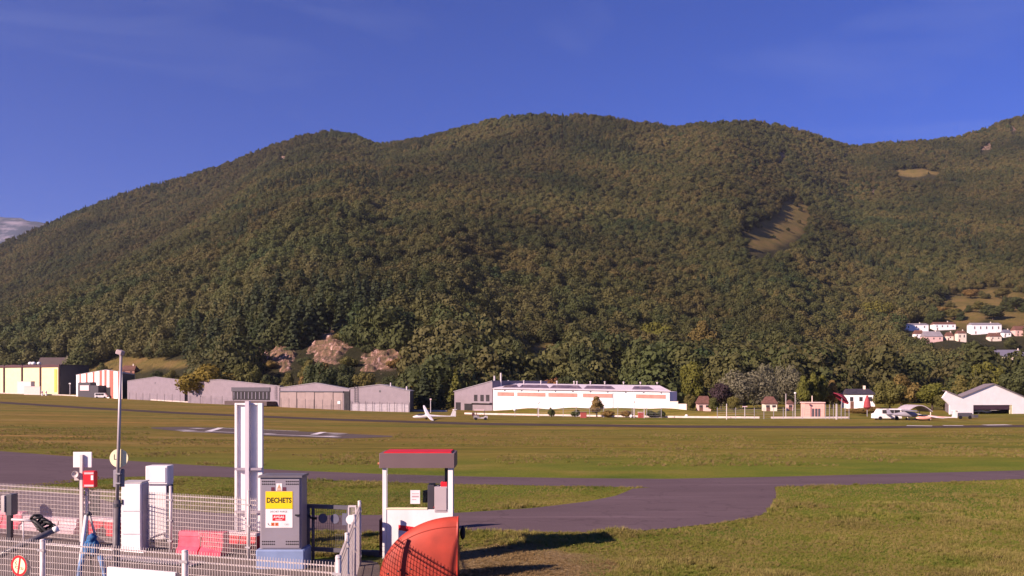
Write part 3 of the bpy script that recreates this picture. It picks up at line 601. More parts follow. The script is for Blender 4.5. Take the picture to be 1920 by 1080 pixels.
PINK = mat('pinkish red plastic', (.66,.10,.15), .5, .12, 4, c2=(.58,.05,.09))  # pinkish red for the barrier bodies
PALEP = mat('pale pinkish plastic', (.72,.52,.54), .5, .08, 4)
ORANGE = mat('orange red shell', (.39,.046,.025), .6, .2, 2.6, bump=.06, bscale=5)
YELL = mat('yellow sign', (.86,.60,.012), .45, .03, 3)
CREAM = mat('cream sign', (.84,.76,.50), .5, .04, 3)
CAB = mat('cabinet grey', (.26,.24,.285), .45, .07, 1.6, c2=(.235,.21,.235))
BLUEP = mat('pale blue plinth', (.21,.28,.46), .6, .1, 3)
INK = mat('black ink', (.012,.012,.014), .5, .05, 3)
GLASS, n_, l_, b_ = new_mat('clear pane'); b_.inputs['Base Color'].default_value = (.9,.95,.92,1); b_.inputs['Roughness'].default_value = .02; b_.inputs['Transmission Weight'].default_value = 1; b_.inputs['IOR'].default_value = 1.05
WIN = mat('dark window', (.05,.045,.05), .15, .2, .6)
SALM = mat('salmon glazing', (.52,.27,.22), .35, .12, .8)
YWALL = mat('cream wall', (.85,.75,.42), .8, .06, .5)
BROWN = mat('brown steel', (.085,.028,.036), .6, .15, 1)
ROOFD = mat('dark roof', (.05,.042,.055), .7, .2, 1)
ROOFB = mat('tile roof', (.16,.075,.055), .8, .25, 1.5)
PINKW = mat('pink wall', (.70,.46,.42), .8, .06, 1)
CREAMH = mat('cream house wall', (.74,.62,.52), .8, .08, .6)

# ------------------------------------------------------------------ kerb along the far road, grass bank
KM = mat('pale kerb concrete', (.62,.52,.48), .85, .15, .8)
def wall_run(name, pts, h, w, m, dz=0):
    b = MB(); L = [at(*p) for p in pts]; P2 = []
    for i in range(len(L)-1):
        k = max(2, int((L[i+1]-L[i]).length/6))
        P2 += [L[i].lerp(L[i+1], j/k) for j in range(k)]
    P2.append(L[-1]); vs = []
    for i, p in enumerate(P2):
        d = P2[min(i+1,len(P2)-1)]-P2[max(i-1,0)]; d.z = 0; d.normalize(); q = Vector((-d.y,d.x,0))*w/2; z = gz(p.x,p.y)
        for o, zz in ((-q,z-.3),(-q,z+h),(q,z+h),(q,z-.3)): vs.append((p.x+o.x, p.y+o.y, zz+dz))
    fs = []
    for i in range(len(P2)-1):
        for k in range(3): fs.append((4*i+k, 4*i+k+1, 4*i+k+5, 4*i+k+4))
    e = 4*(len(P2)-1); fs += [(3,2,1,0),(e,e+1,e+2,e+3)]
    b.add(vs, fs); return b.build(name, m)
for q in ([(-60,735.5),(0,737.5),(120,741.5),(235,747.5)],[(243,748),(340,754),(430,758)],[(500,761),(526,762.5)],[(700,768),(775,771),(838,772)],[(872,776.5),(960,778.5),(1090,780.5),(1180,782)],[(1187,782.2),(1290,783.5),(1424,784.5)],[(1446,784.8),(1590,784.5)]):
    kind(wall_run('kerb', q, .36, .5, KM), 'structure')
V = []; nU, nV = 60, 14
A0, A1 = at(868,775.5), at(1500,783)
for i in range(nU+1):
    c = A0.lerp(A1, i/nU)
    for k in range(nV+1):
        y = c.y+1.0+16*k/nV; f = math.sin(math.pi*min(1, k/nV*1.0))**.8*min(1, i/16)**.8*min(1, (nU-i)/22)
        hgt = 1.25*f*(.75+.5*float(vnoise(np.array([i*.23]), np.array([k*.15]), 4)[0])); x = c.x*y/c.y
        V.append((x, y, gz(x, y)+.03+hgt-.15*(k in (0,nV))))
Fq = [(i*(nV+1)+k, (i+1)*(nV+1)+k, (i+1)*(nV+1)+k+1, i*(nV+1)+k+1) for i in range(nU) for k in range(nV)]
o = bpy.data.objects.new('grass_bank', np_mesh('grass_bank', V, Fq, GROUND, True)); COL.objects.link(o); kind(o, 'structure')

# ------------------------------------------------------------------ buildings
def frame_of(pl, pr, dl=0, dr=0):
    """origin, heading and width of a front standing between two base pixels"""
    A, B = at(*pl), at(*pr); d = B-A
    return A, math.atan2(d.y, d.x), Vector((d.x, d.y)).length, B
def zpx(pt, py): return H+(HY-py)/F*pt.y-pt.z
def hgt_at(A, B, px, py):
    """height over the base of the front line A-B where pixel (px,py) meets it, and the fraction along it"""
    u = (px-PX0)/F; t = (u*A.y-A.x)/((B.x-A.x)-u*(B.y-A.y)); q = A.lerp(B, t); return t, H+(HY-py)/F*q.y-A.z
def skew(A, B, rz, depth, back_px, right=True):
    """plan skew that puts the back corner at this photo column: halls do not stand square to the road"""
    Q = B if right else A; lo, hi = -3.0, 3.0
    for _ in range(50):
        s = (lo+hi)/2; v = Vector((s*depth, depth, 0)); v.rotate(Matrix.Rotation(rz, 3, 'Z')); p_ = Q+v
        if PX0+F*p_.x/p_.y < back_px: lo = s
        else: hi = s
    M = Matrix.Identity(4); M[0][1] = s; return M
def gable(name, label, pl, pr, apex, eL, eR, depth, wallm, roofm, base=-1.0, group=None, over=.3, th=.18, back=None):
    A, rz, w, B = frame_of(pl, pr); SK = skew(A, B, rz, depth, back if back else pr[0]+8); gable.sk = SK; t = thing(name, label, 'building', A, rz, group)
    ta, za = hgt_at(A, B, *apex); zl = zpx(A, eL); zr = H+(HY-eR)/F*B.y-A.z
    b_ = MB(); b_.m = SK; b_.prism([(0,base),(w,base),(w,zr),(ta*w,za),(0,zl)], 0, depth).build('wall', wallm, t)
    m = MB(); m.m = SK; e = .012
    sl = (za-zl)/(ta*w); sr = (za-zr)/(w-ta*w)
    m.prism([(-over, zl-over*sl+e),(ta*w, za+e),(ta*w, za+th),(-over, zl-over*sl+th)], -over*.5, depth+over)
    m.prism([(ta*w, za+e),(w+over, zr-over*sr+e),(w+over, zr-over*sr+th),(ta*w, za+th)], -over*.5, depth+over)
    m.build('roof', roofm, t); return t, w, ta*w, za, zl, zr, A, B
HG = 'metal hangars along the far edge of the airfield'
# the yellow hall with brown columns
A, rz, w, B = frame_of((-60,735), (112,739)); h = zpx(B, 686)
hall = thing('industrial_hall', 'cream yellow hall with dark brown columns and three white vents on its roof', 'building', A, rz)
MB().box(0, w, 0, 17, -1.5, h-.9).build('wall', [YWALL], hall)
MB().box(w+.01, w+.35, .1, 17, -1.5, h-.6).build('side_wall', GREYD, hall)  # shaded side of the cream hall, painted dark
n_b = 5; bw = w/n_b*1.0
for k in range(n_b+1):
    xk = (w-.25)-(n_b-k)*bw*.98
    MB().box(xk-.32, xk+.32, -.45, -.004, -1.5, h-.2).build('column', BROWN, hall)
m = MB()
for k in range(n_b):
    x0 = (w-.25)-(n_b-k)*bw*.98+.33; x1 = x0+bw*.98-.66; pts = [(x0+(x1-x0)*q/8, h-.55+.42*math.sin(math.pi*q/8)) for q in range(9)]
    m.prism([(x0,h-1.5)]+[(x1,h-1.5)]+pts[::-1], -.3, -.006)
m.build('fascia', BROWN, hall)
MB().prism([(-.5,h-.88),(w+.5,h-.88),(w+.5,h-.2),(-.5,h-.2)], .0, 17.3).build('roof', ROOFD, hall)
MB().box(w-3.4, w-1.7, -.14, -.003, 0, h-2.4).build('door', mat('yellow door', (.80,.52,.10), .6), hall)
for k, (pxx, rr) in enumerate(((107,1.0),(115.5,1.0),(129.5,.85))):
    q = P(pxx, 683 if k < 2 else 685.5, A.y+4); m = MB(); lx = (q-A); lx.rotate(Matrix.Rotation(-rz, 3, 'Z'))
    m.tube([(lx.x-.3, 4, h-.4),(lx.x-.3, 4, h+.5)], .35, 10); m.ball((lx.x, 3.8, h+.55), rr, 12, 8, (1.2,1,.85)); m.build('roof_vent', WHITE, hall, True)
def low_box(name, label, cat, pl, pr, top, depth, m, extra=None, group=None, rough=None, behind=0):
    A, rz, w, B = frame_of(pl, pr); t = thing(name, label, cat, A, rz, group); hh = zpx(A, top)
    MB().cbox(0, w, behind, behind+depth, -.4, hh, min(.06, w*.05)).build('body', m, t)
    if extra: extra(t, w, hh, depth)
    return t
def lid(t, w, h, d): MB().cbox(-.1, w+.1, -.1, d+.1, h+.003, h+.16, .04).build('lid', PALEP, t)
low_box('storage_container', 'tall pale pink storage box in front of the cream yellow hall', 'container', (32,738.3),(58,738.9), 715.5, 2.2, mat('pale pink box', (.74,.60,.58), .7), lid)
low_box('low_wall', 'long low pinkish wall before the brown columns of the hall', 'wall', (45,740),(75,740.6), 725, .5, mat('pinkish wall', (.72,.58,.54), .8), lid)
for a, nm in ((79.5,'first white bollard from the pinkish wall at the cream hall'),(86.5,'second white bollard from the pinkish wall at the cream hall')):
    q = at(a, 742); t = thing('bollard', nm, 'bollard', q, 0, 'white bollards at the cream hall')
    MB().lathe([(.32,-.2),(.32,1.9),(.28,2.1),(0,2.14)]).build('post', WHITE, t, True); MB().lathe([(.34,1.3),(.34,1.6)]).build('band', RED, t)
q = at(131, 742.5); t = thing('lamp_post', 'short lamp post with a round white head beside the dark end of the cream hall', 'lamp post', q)
MB().tube([(0,0,-.2),(0,0,5)], .13, 8).build('pole', GALV, t); MB().ball((0,0,5.2), .42, 12, 8, (1,1,.8)).build('lamp_head', WHITE, t, True)
# striped hangar
t, w, xa, za, zl, zr, A, B = gable('striped_hangar', 'hangar with a white front painted in brick red vertical stripes', (143,743),(229,748), (198,693.5), 703, 697.5, 22, WHITE2, GREYR, back=253)
m = MB(); STR = mat('brick red stripe', (.42,.13,.10), .7, .12, 1)
def roofz(x): return zl+(za-zl)*x/xa if x < xa else za-(za-zr)*(x-xa)/(w-xa)
for a, b in ((149.5,153),(162.5,166.5),(176,180),(189,194),(198,202.5),(207,214.5),(221.5,224),(226,228.5)):
    x0, x1 = (a-143)/86*w, min((b-143)/86*w, w-.05); MB().prism([(x0,-.5),(x1,-.5),(x1,roofz(x1)-.05),(x0,roofz(x0)-.05)], -.03, -.003).build('stripe', STR, t)
MB().box(w*.5, w*.77, -.05, -.002, 0, zl*.42).build('door', DARK, t)
b_ = MB(); b_.m = gable.sk; b_.box(w+.004, w+.04, .2, 21.5, -.5, zr-.3).build('side_shade', GREYD, t)  # thin dark sheet painting the side wall's shade
low_box('shadow_block', 'dark stepped block standing in for the hall shadow on the striped hangar', 'shadow_block', (146,743.5),(184,746.2), 723, 3.0, mat('dark hall shadow', (.06,.055,.065), .7),  # added block, its dark colour stands in for the hall's cast shadow
        lambda t, w, h, d: (MB().box(0, w*.62, .05, d-.05, h+.003, h+1.3).build('upper_box', mat('dark hall shadow', (.06,.055,.065)), t), MB().box(w*.15, w*.6, -.3, -.004, h*.55, h*1.02).build('awning', PALEP, t)))
# vehicles far away
def car(name, label, loc, rz, L, Wd, Hh, m, cat='car', van=False):
    t = thing(name, label, cat, loc, rz); h2 = Hh*.52; x = L/2
    if van: pr = [(-x,.3),(x,.3),(x,Hh*.55),(x*.82,Hh*.60),(x*.62,Hh*.98),(-x*.94,Hh),(-x,Hh*.9)]
    else: pr = [(-x,.3),(x,.3),(x,h2*.8),(x*.9,h2),(x*.5,h2*1.08),(x*.18,Hh*.97),(-x*.55,Hh),(-x*.92,h2*1.1),(-x,h2)]
    b = MB(); n = len(pr); ins = lambda z: .10 if z > h2 else .0
    vs = [(a,-Wd/2+ins(z),z) for a,z in pr]+[(a,Wd/2-ins(z),z) for a,z in pr]; fs = [tuple(range(n)), tuple(range(2*n-1,n-1,-1))]
    for i in range(n): j = (i+1)%n; fs.append((j,i,n+i,n+j))
    b.add(vs, fs).build('body', m, t)
    wins = [(-.85,-.45),(-.40,0),(.05,.45)] if van else [(-.5,-.1),(-.06,.2)]
    for sgn in (-1, 1):
        for a, b2 in wins:
            y = sgn*(Wd/2-.05)
            MB().box(a*x, b2*x, min(y, y+sgn*-.06)-.03, max(y, y-sgn*.06)+.03, h2*1.12, Hh*.9).build('window', WIN, t)
    for sx in (-.62,.62):
        for sy in (-1,1):
            o = MB(); o.m = Matrix.Translation((sx*x, sy*(Wd/2-.06), .33)) @ Matrix.Rotation(math.radians(90),4,'X'); o.lathe([(0,-.11),(.33,-.11),(.33,.11),(0,.11)], n=14).build('wheel', BLACK, t)
    for sy in (-1,1): MB().box(x-.04, x+.015, sy*Wd*.36-.14, sy*Wd*.36+.14, h2*.6, h2*.78).build('headlight', PALEP, t)
    return t
car('parked_van', 'white van parked at the foot of the striped hangar', at(190,746.6), .2, 4.4, 1.9, 2.0, WHITE, 'van', True)
# grey gable hangars
t, w, xa, za, zl, zr, A, B = gable('grey_hangar', 'plain grey gabled hangar standing just right of the striped one', (239.5,748.5),(346,753.5), (291,707), 714.5, 713.5, 26, GREYC, GREYR, group=HG)
MB().ring((xa, za-2.0), .0, .35, -.02, 14).build('vent', DGREY, t); MB().box(-.06, .12, -.1, -.003, 0, zl-.1).build('downpipe', GALVW, t)
t, w, xa, za, zl, zr, A, B = gable('louvred_hangar', 'grey hangar with a dark louvred opening behind the golden tree', (352,755.5),(524,762.5), (412,712), 716.5, 724.5, 26, GREYC, GREYR, group=HG)
x0, x1 = (441-352)/172*w, (508-352)/172*w; MB().box(x0, x1, -.08, -.004, 1.2, roofz(0)*0+zr-.4).build('opening', DARK, t)
m = MB()
for k in range(10): xx = x0+(x1-x0)*(k+.55)/10.2; MB().box(xx-.16, xx+.16, -.24, -.085, 1.5, zr-1.6).build('louvre', mat('grey louvre', (.20,.18,.22), .5), t)
MB().box(x0-.3, x1+.2, -.3, -.085, zr-1.45, zr-.25).build('lintel', DGREY, t)
MB().box(x0+1, x1+3.2, -3.5, -.25, -.3, .9).build('loading_dock', mat('dock brown', (.085,.06,.06), .8), t)
for dx in (0, .8): 
    pass
m = MB(); xx = (519-352)/172*w
for dx in (-.35,.35): m.tube([(xx+dx,-.25,1.4),(xx+dx,-.25,zr-.1)], .05, 6)
for k in range(9): m.tube([(xx-.35,-.25,1.6+k*.5),(xx+.35,-.25,1.6+k*.5)], .035, 5)
m.build('ladder', DGREY, t)
t, w, xa, za, zl, zr, A, B = gable('grey_hangar', 'grey hangar with tall beige sliding doors across its whole front', (525.5,763),(655,769.5), (591,718.5), 727.5, 730.5, 24, GREYC, GREYR, group=HG)
hd = zl*.84
for k in range(7):
    a = w*.92*k/7; MB().box(a+.04+.1, a+w*.92/7-.04, -.12-(k%2)*.09, -.003-(k%2)*.09, -.3, hd-.3).build('sliding_door', BEIGE, t)
MB().box(.02, w*.93, -.28, -.003, hd-.28, hd+.05).build('door_rail', DGREY, t)
MB().box(w*.93+.05, w-.05, -.06, -.003, -.3, hd).build('side_opening', DARK, t); MB().box(w*.855, w*.895, -.26, -.22, 1.2, 1.9).build('notice', WHITE, t)
t, w, xa, za, zl, zr, A, B = gable('grey_hangar', 'grey hangar with a pale plinth nearest to the dark cedars', (657,769.9),(767,772.8), (712.5,721.5), 728.5, 733.5, 22, GREYC, GREYR, group=HG)
MB().box(.1, w-.1, -.09, -.003, -.5, 1.7).build('plinth', mat('pale plinth', (.42,.375,.41), .8), t)
b_ = MB(); b_.m = gable.sk; b_.box(w+.005, w+.05, .1, 21.5, -.5, zr-.15).build('side_shade', GREYD, t); MB().tube([(w+.2,-.1,-.3),(w+.2,-.1,zr)], .09, 6).build('downpipe', GALVW, t)  # side away from the sun darkened by a thin coloured sheet
MB().ring((xa, za-1.6), 0, .3, -.02, 14).build('vent', DGREY, t)
m = MB(); xx = w*.105
for dx in (-.45,.45): m.tube([(xx+dx,-.25,2.2),(xx+dx,-.25,zl+.4)], .06, 6)
for k in range(9): m.tube([(xx-.45,-.25,2.4+k*.45),(xx+.45,-.25,2.4+k*.45)], .04, 5)
m.build('ladder', DGREY, t)
for a, b in ((.55,732),(.93,0)): pass
MB().tube([(xa+w*.115,2,za-.9),(xa+w*.115,2,za+.55)], .16, 8).build('chimney', GALVW, t); MB().tube([(w*.93,1,zr),(w*.93,1,zr+1.2)], .2, 8).build('chimney', GALVW, t)
# long white hall with its grey end
A, rz, w, B = frame_of((852,768.5),(925,771)); t = thing('workshop_hall', 'long white hall with salmon window bands, roof skylights and a grey sloping end', 'building', A, rz)
z1 = zpx(A,734.5); z2 = H+(HY-715)/F*B.y-A.z
MB().prism([(0,-1),(w*.975,-1),(w*.975,z2),(0,z1)], 0, 20).build('end_wall', GREYC, t)
MB().prism([(-.3,z1-.05+.01),(w*.975,z2+.012),(w*.975,z2+.2),(-.3,z1+.15)], -.15, 20.3).build('end_roof', GREYR, t)
for pxc, top in ((911,705.5),(923,700)):
    q = hgt_at(A, B, pxc, top); MB().tube([(q[0]*w,3,z1),(q[0]*w,3,q[1]+.15)], .24, 10).build('chimney', GALVW, t)
for a, b, c, d in ((.04,.17,0,2.1),(.27,.48,0,1.8)): MB().box(a*w, b*w, -.06, -.003, c, d).build('door', DARK, t)
for a in (.52,.68,.82): MB().box(a*w, (a+.085)*w, -.05, -.003, 2.5, 4.2).build('window', WIN, t)
MB().box(.45*w, w*.97, -.9, -.1, 2.0, 2.15).build('canopy', GREYR, t)
B2, rz2, w2, C2 = frame_of((925,771),(1255.5,773)); dx = (B2-A); dx.rotate(Matrix.Rotation(-rz,3,'Z')); M2 = Matrix.Translation(dx) @ Matrix.Rotation(rz2-rz,4,'Z')
ze = zpx(B2,729.5);  zeR = H+(HY-734.5)/F*C2.y-B2.z
sl = (zeR-ze)/w2
def part(f, nm, m): 
    b = MB(); b.m = M2; f(b); return b.build(nm, m, t)
RD = 7.0; RH = 1.45
def longwall(b):
    b.add([(0,0,-1),(w2,0,-1),(w2,0,zeR),(0,0,ze),(0,20,-1),(w2,20,-1),(w2,20,zeR),(0,20,ze)], [(0,1,2,3),(1,5,6,2),(5,4,7,6),(4,0,3,7),(3,2,6,7)])
part(longwall, 'long_wall', WHITE2)
def longroof(b):
    b.add([(-.1,-.4,ze+.02),(w2+.3,-.4,zeR+.02),(w2-3.2,RD,zeR+RH),(0.3,RD,ze+RH),(-.1,-.4,ze+.2),(w2+.3,-.4,zeR+.2),(w2-3.2,RD,zeR+RH+.15),(0.3,RD,ze+RH+.15),(w2-3.2,20,zeR+.5),(.3,20,ze+.5)],
          [(3,2,1,0),(4,5,6,7),(0,1,5,4),(1,2,6,5),(3,0,4,7),(7,6,8,9)])
part(longroof, 'roof', mat('white roof', (.60,.53,.58), .6, .08, .4))
fx = lambda p: (p-925)/330.5*w2*(1+.0)
for a, b_ in ((933,966),(972,1026.5),(1032,1087),(1097.5,1152),(1195,1248.5)):
    x0, x1 = fx(a), fx(b_)
    o = part(lambda b: b.add([(x0,-.06,ze+sl*x0-1.75),(x1,-.06,ze+sl*x1-1.75),(x1,-.06,ze+sl*x1-.75),(x0,-.06,ze+sl*x0-.75),(x0,-.002,ze+sl*x0-1.75),(x1,-.002,ze+sl*x1-1.75),(x1,-.002,ze+sl*x1-.75),(x0,-.002,ze+sl*x0-.75)], [(0,1,2,3),(0,4,5,1),(3,2,6,7),(0,3,7,4),(1,5,6,2)]), 'window_band', SALM)
def sky_at(x, f): return (x, -.4+f*(RD+.4), ze+sl*x+.2+f*(RH-.05)+.03)
SKYL = mat('skylight', (.20,.14,.15), .3, .5, .8)
for a, b_ in ((941,965),(972.5,1024),(1033,1086),(1098,1148),(1187,1218)):
    x0, x1 = fx(a), fx(b_)
    part(lambda b: b.add([sky_at(x0,.18),sky_at(x1+1.2,.18),sky_at(x1-.6,.74),sky_at(x0-.5+.5,.74)], [(0,1,2,3)]), 'skylight', SKYL)
for a in (941,972,1006,1037.5,1071,1076.5,1102.5,1130,1165.5,1197,1228):
    x = fx(a); part(lambda b: (b.tube([(x,RD*.95,ze+RH-.2),(x,RD*.95,ze+sl*x+RH+.75)], .15, 8), b.ball((x,RD*.95,ze+sl*x+RH+.8), .28, 8, 5, (1,1,.6))), 'roof_vent', GALVW)
for a in (945,978,1010.5,1043,1076,1109,1141,1174,1206.5,1238): part(lambda b: b.box(fx(a)-.18, fx(a)+.18, -.5, -.42, ze+sl*fx(a)-.2, ze+sl*fx(a)+.02), 'wall_lamp', DGREY)
part(lambda b: b.box(fx(1152.5), fx(1153.5), -.1, -.002, 0, 5), 'downpipe', GALV)
A, rz, w, B = frame_of((1253,774.5),(1286,775)); t = thing('low_wall', 'stepped low cream wall running off the end of the long white hall', 'wall', A, rz)
hh = zpx(A,752.5); MB().box(0,w*.52,0.3,.8,-.5,hh).build('wall', CREAMH, t); MB().box(w*.5,w,.35,.75,-.5,hh*.8).build('lower_wall', CREAMH, t)
# right hand white hangar with two gables
A, rz, w, B = frame_of((1781,777),(1936,775.5)); t = thing('white_hangar', 'white double gabled hangar with a wide dark doorway', 'building', A, rz)
def lz(px_, py_): q = hgt_at(A, B, px_, py_); return (q[0]*w, q[1])
outline = [lz(1781,785)]+[lz(1825,785),lz(1825,759.5),lz(1898,759),lz(1898,785)]+[lz(1936,785),lz(1936,756),lz(1920,744.5),lz(1863.5,720.5),lz(1803,745.5),lz(1775,734),lz(1767,746),lz(1781,760)]
outline = [(x, z) for x, z in outline]
b = MB(); L_ = outline
# front as left pier, lintel field and right pier, butted end to end
b.prism([L_[0],L_[1],(L_[1][0],L_[2][1]),(L_[0][0],L_[2][1])], 0, .35)
b.prism([L_[4],L_[5],(L_[5][0],L_[2][1]),(L_[4][0],L_[2][1])], 0, .35)
b.prism([(L_[0][0],L_[2][1]),(L_[5][0],L_[2][1]),L_[6],L_[7],L_[8],L_[9],L_[10],L_[11],L_[12]], 0, .35)
b.build('front_wall', WHITE2, t)
SKH = skew(A, B, rz, 24, 1772, False); b = MB(); yb = 24; b.m = SKH
for p, q in ((L_[9],L_[10]),(L_[8],L_[9]),(L_[7],L_[8]),(L_[6],L_[7])):
    b.add([(p[0],-.25,p[1]+.02),(q[0],-.25,q[1]+.02),(q[0],yb,q[1]+.02),(p[0],yb,p[1]+.02),(p[0],-.25,p[1]+.2),(q[0],-.25,q[1]+.2),(q[0],yb,q[1]+.2),(p[0],yb,p[1]+.2)], [(0,1,2,3),(7,6,5,4),(0,4,5,1),(1,5,6,2),(2,6,7,3),(3,7,4,0)])
b.build('roof', mat('hangar roof', (.24,.20,.21), .7, .15, .4), t)
b = MB(); b.m = SKH; b.box(L_[0][0]+.05, L_[0][0]+.3, .36, yb, -1, L_[2][1]); b.box(L_[5][0]-.3, L_[5][0]-.05, .36, yb, -1, L_[2][1]); b.box(L_[0][0], L_[5][0], yb-.3, yb-.05, -1, L_[2][1]); b.build('side_wall', GREYC, t)
b = MB(); b.box(L_[2][0]+.1, L_[3][0]-.1, .12, .3, L_[2][1]-1.0, L_[2][1]-.05); b.build('door_track', mat('maroon steel', (.06,.03,.045), .6), t)
b = MB(); b.box(L_[3][0]-.55, L_[3][0]-.02, .05, .3, -.5, L_[2][1]-.06); b.build('door_leaf', mat('yellowish leaf', (.62,.56,.34), .6), t)
# small houses
def house(label, pl, pr, eave, ridge, depth, wm, rm, wins=3, name='house', loc=None, hip=0.8, D=None, sp2=None, door=True, group=None, chim=True):
    if D is None: A, rz, w, B = frame_of(pl, pr)
    else:
        A, B = P(*pl, D), P(*pr, D); rz = math.atan2(B.y-A.y, B.x-A.x); w = (B-A).length
    t = thing(name, label, 'house', A, rz, group); he = zpx(A, eave); hr = zpx(A, ridge)+.6
    MB().box(0, w, 0, depth, -4 if D else -.6, he).build('wall', wm, t)
    MB().add([(-.3,-.35,he+.02),(w+.3,-.35,he+.02),(w+.3,depth+.35,he+.02),(-.3,depth+.35,he+.02),(-.3+hip,depth/2,hr),(w+.3-hip,depth/2,hr)], [(3,2,1,0),(0,1,5,4),(2,3,4,5),(1,2,5),(3,0,4)]).build('roof', rm, t)
    for k in range(wins):
        x = w*(k+.5)/wins; f = MB().box(x-.45, x+.45, -.06, -.002, he*.52, he*.82).build('window', WIN, t)
    if door: MB().box(w*.12, w*.12+.9, -.07, -.002, 0, min(2.1, he*.5)).build('door', ROOFB, t)
    if chim: MB().box(w*.7, w*.7+.6, depth*.45, depth*.45+.6, hr-.7, hr+.9).build('chimney', CREAMH, t)
    return t
house('white two storey house with round dark windows behind the red parasol', (1588,766),(1640.5,766), 739.5, 733, 9, WHITE2, ROOFD, 3)
house('small house with a dull red roof right of the stepped cream wall', (1308,771),(1333,771), 757, 747, 7, PINKW, ROOFB, 2, chim=False)
house('small cream house under a rust brown roof beside the silver willow', (1434,771),(1457,771), 757, 748, 6, CREAMH, ROOFB, 2, chim=False)
house('tiny pale house half hidden by the fence between willow and poplars', (1477,770),(1487.5,770), 757, 754, 4, PINKW, ROOFB, 1, chim=False)
def hill_house(label, x0, x1, base, eave, ridge, wm, rm, depth=8, wins=3, chim=True, group='houses scattered on the wooded slope'):
    q = at_hill((x0+x1)/2, base); return house(label, (x0,base),(x1,base), eave, ridge, depth, wm, rm, wins, D=q.y, group=group, chim=chim)
hill_house('long white flat house first in the hillside row', 1696, 1741, 621, 609, 607, WHITE2, GREYR)
hill_house('white house with a ragged row of dormers in the middle of the hillside row', 1752, 1792, 619, 608, 604.5, WHITE2, ROOFB, wins=4)
hill_house('wide white house highest at the right end of the hillside row', 1822, 1878, 626, 609, 606, WHITE2, GREYR, wins=5)
hill_house('pinkish house under a grey roof just below the hillside row', 1734, 1768, 642, 631, 622, PINKW, GREYR)
hill_house('small cream house lit bright below the hillside row', 1796, 1812, 641, 625, 621, CREAMH, ROOFB, 5, 2)
hill_house('pale house with a bluish slate roof near the edge of the photo', 1868, 1935, 681, 669, 657, CREAMH, mat('slate', (.16,.15,.20), .6), 9)
hill_house('pink house on the slope cut by the edge of the photo', 1904, 1935, 630, 619, 612, PINKW, ROOFB)
hill_house('small white gabled house just under the first long flat house', 1716, 1732, 634, 626, 620, WHITE2, ROOFB, 5, 2)
hill_house('narrow cream house tucked between the middle hillside houses', 1776, 1788, 638, 630, 624, CREAMH, ROOFB, 5, 1)
hill_house('pale house with a brown roof below the wide white hillside house', 1856, 1878, 640, 631, 625, CREAMH, ROOFB, 6, 2)
hill_house('small white house with slate roof between the wide white house and the photo edge', 1882, 1896, 632, 624, 619, WHITE2, mat('slate', (.16,.15,.20), .6), 5, 2)
hill_house('cream cottage beside the pale slate roofed house', 1862, 1880, 676, 668, 662, CREAMH, ROOFB, 6, 2)
hill_house('pale house with a sloping grey roof between the round green trees', 1706, 1746, 752, 733, 722, CREAMH, GREYR, 9, 3)
hill_house('dark roofed chalet with a white barge board behind the long white hall', 1102, 1146, 728, 716, 702, mat('chalet wood', (.16,.075,.06), .8), ROOFB, 8, 3)
hill_house('long low house with a dark slate roof behind the long white hall', 1148, 1204, 729, 723, 712, PINKW, ROOFD, 8, 4)
hill_house('brown roofed farmhouse behind the cream yellow hall', 66, 140, 706, 692, 671.5, mat('stone wall', (.20,.15,.13), .8), mat('old brown roof', (.085,.06,.06), .8), 10, 3)
hill_house('terracotta house with a dark chimney above the striped hangar', 226, 252, 704, 694, 687, mat('terracotta', (.36,.17,.13), .8), ROOFB, 7, 2)
hill_house('tiny pale house at the meadow edge above the white hall', 1017, 1037, 688, 677, 672, PINKW, ROOFD, 6, 2)
# little pink guard building
A, rz, w, B = frame_of((1509,782),(1546,782)); t = thing('kiosk', 'small flat pink kiosk with dark doors by the far kerb', 'building', A, rz); h = zpx(A,756)
MB().box(0,w,0,4,-.4,h).build('wall', mat('salmon wall', (.78,.42,.36), .8), t); MB().box(-.15,w+.15,-.2,4.2,h+.003,h+.22).build('roof', PINKW, t)
for a in (.36,.52,.67): MB().box(a*w,(a+.11)*w,-.06,-.003,.1,h*.62).build('door', DGREY, t)
MB().tube([(w*.48,2,h+.2),(w*.48,2,h+1.5)], .09, 6).build('mast', CREAMH, t)

# ------------------------------------------------------------------ far fences, posts, small things by the kerb
def far_fence(label, pts, h, n, m, mesh=True, group=None, rails=1):
    L = [at(*p) for p in pts]; t = thing('wire_fence', label, 'fence', L[0], 0, group); seg = [0]
    for a, b in zip(L, L[1:]): seg.append(seg[-1]+(b-a).length)
    def pos(s):
        for i in range(len(L)-1):
            if s <= seg[i+1]+1e-6: return L[i].lerp(L[i+1], (s-seg[i])/(seg[i+1]-seg[i]))-L[0]
    for k in range(n+1):
        q = pos(seg[-1]*k/n); MB().tube([q+Vector((0,0,-.2)), q+Vector((0,0,h))], .055, 6).build('post', m, t)
    b = MB(); pp = [pos(seg[-1]*k/(n*2)) for k in range(n*2+1)]
    for z in ([.15,.5,.85,1.2,1.55,1.9,2.2] if mesh else [h*.9]):
        if z < h: b.tube([q+Vector((0,0,z)) for q in pp], .014, 4)
    b.build('wire', m, t); return t
far_fence('thin dark wire fence before the plain grey gabled hangar and golden tree', [(243,749.5),(340,755),(438,759.5)], 2.6, 12, DGREY)
far_fence('thin dark wire fence before the beige sliding doors', [(527,764.5),(655,770)], 2.6, 8, DGREY)
far_fence('thin dark wire fence before the hangar with the pale plinth', [(658,770),(768,773)], 2.4, 8, DGREY)
far_fence('pale wire fence along the kerb below the long white hall', [(1008,781),(1100,782.5),(1240,784)], 2.2, 9, GALV)
far_fence('grey mesh fence by the small houses and the willow', [(1345,785),(1420,786),(1505,786)], 2.2, 9, GALV)
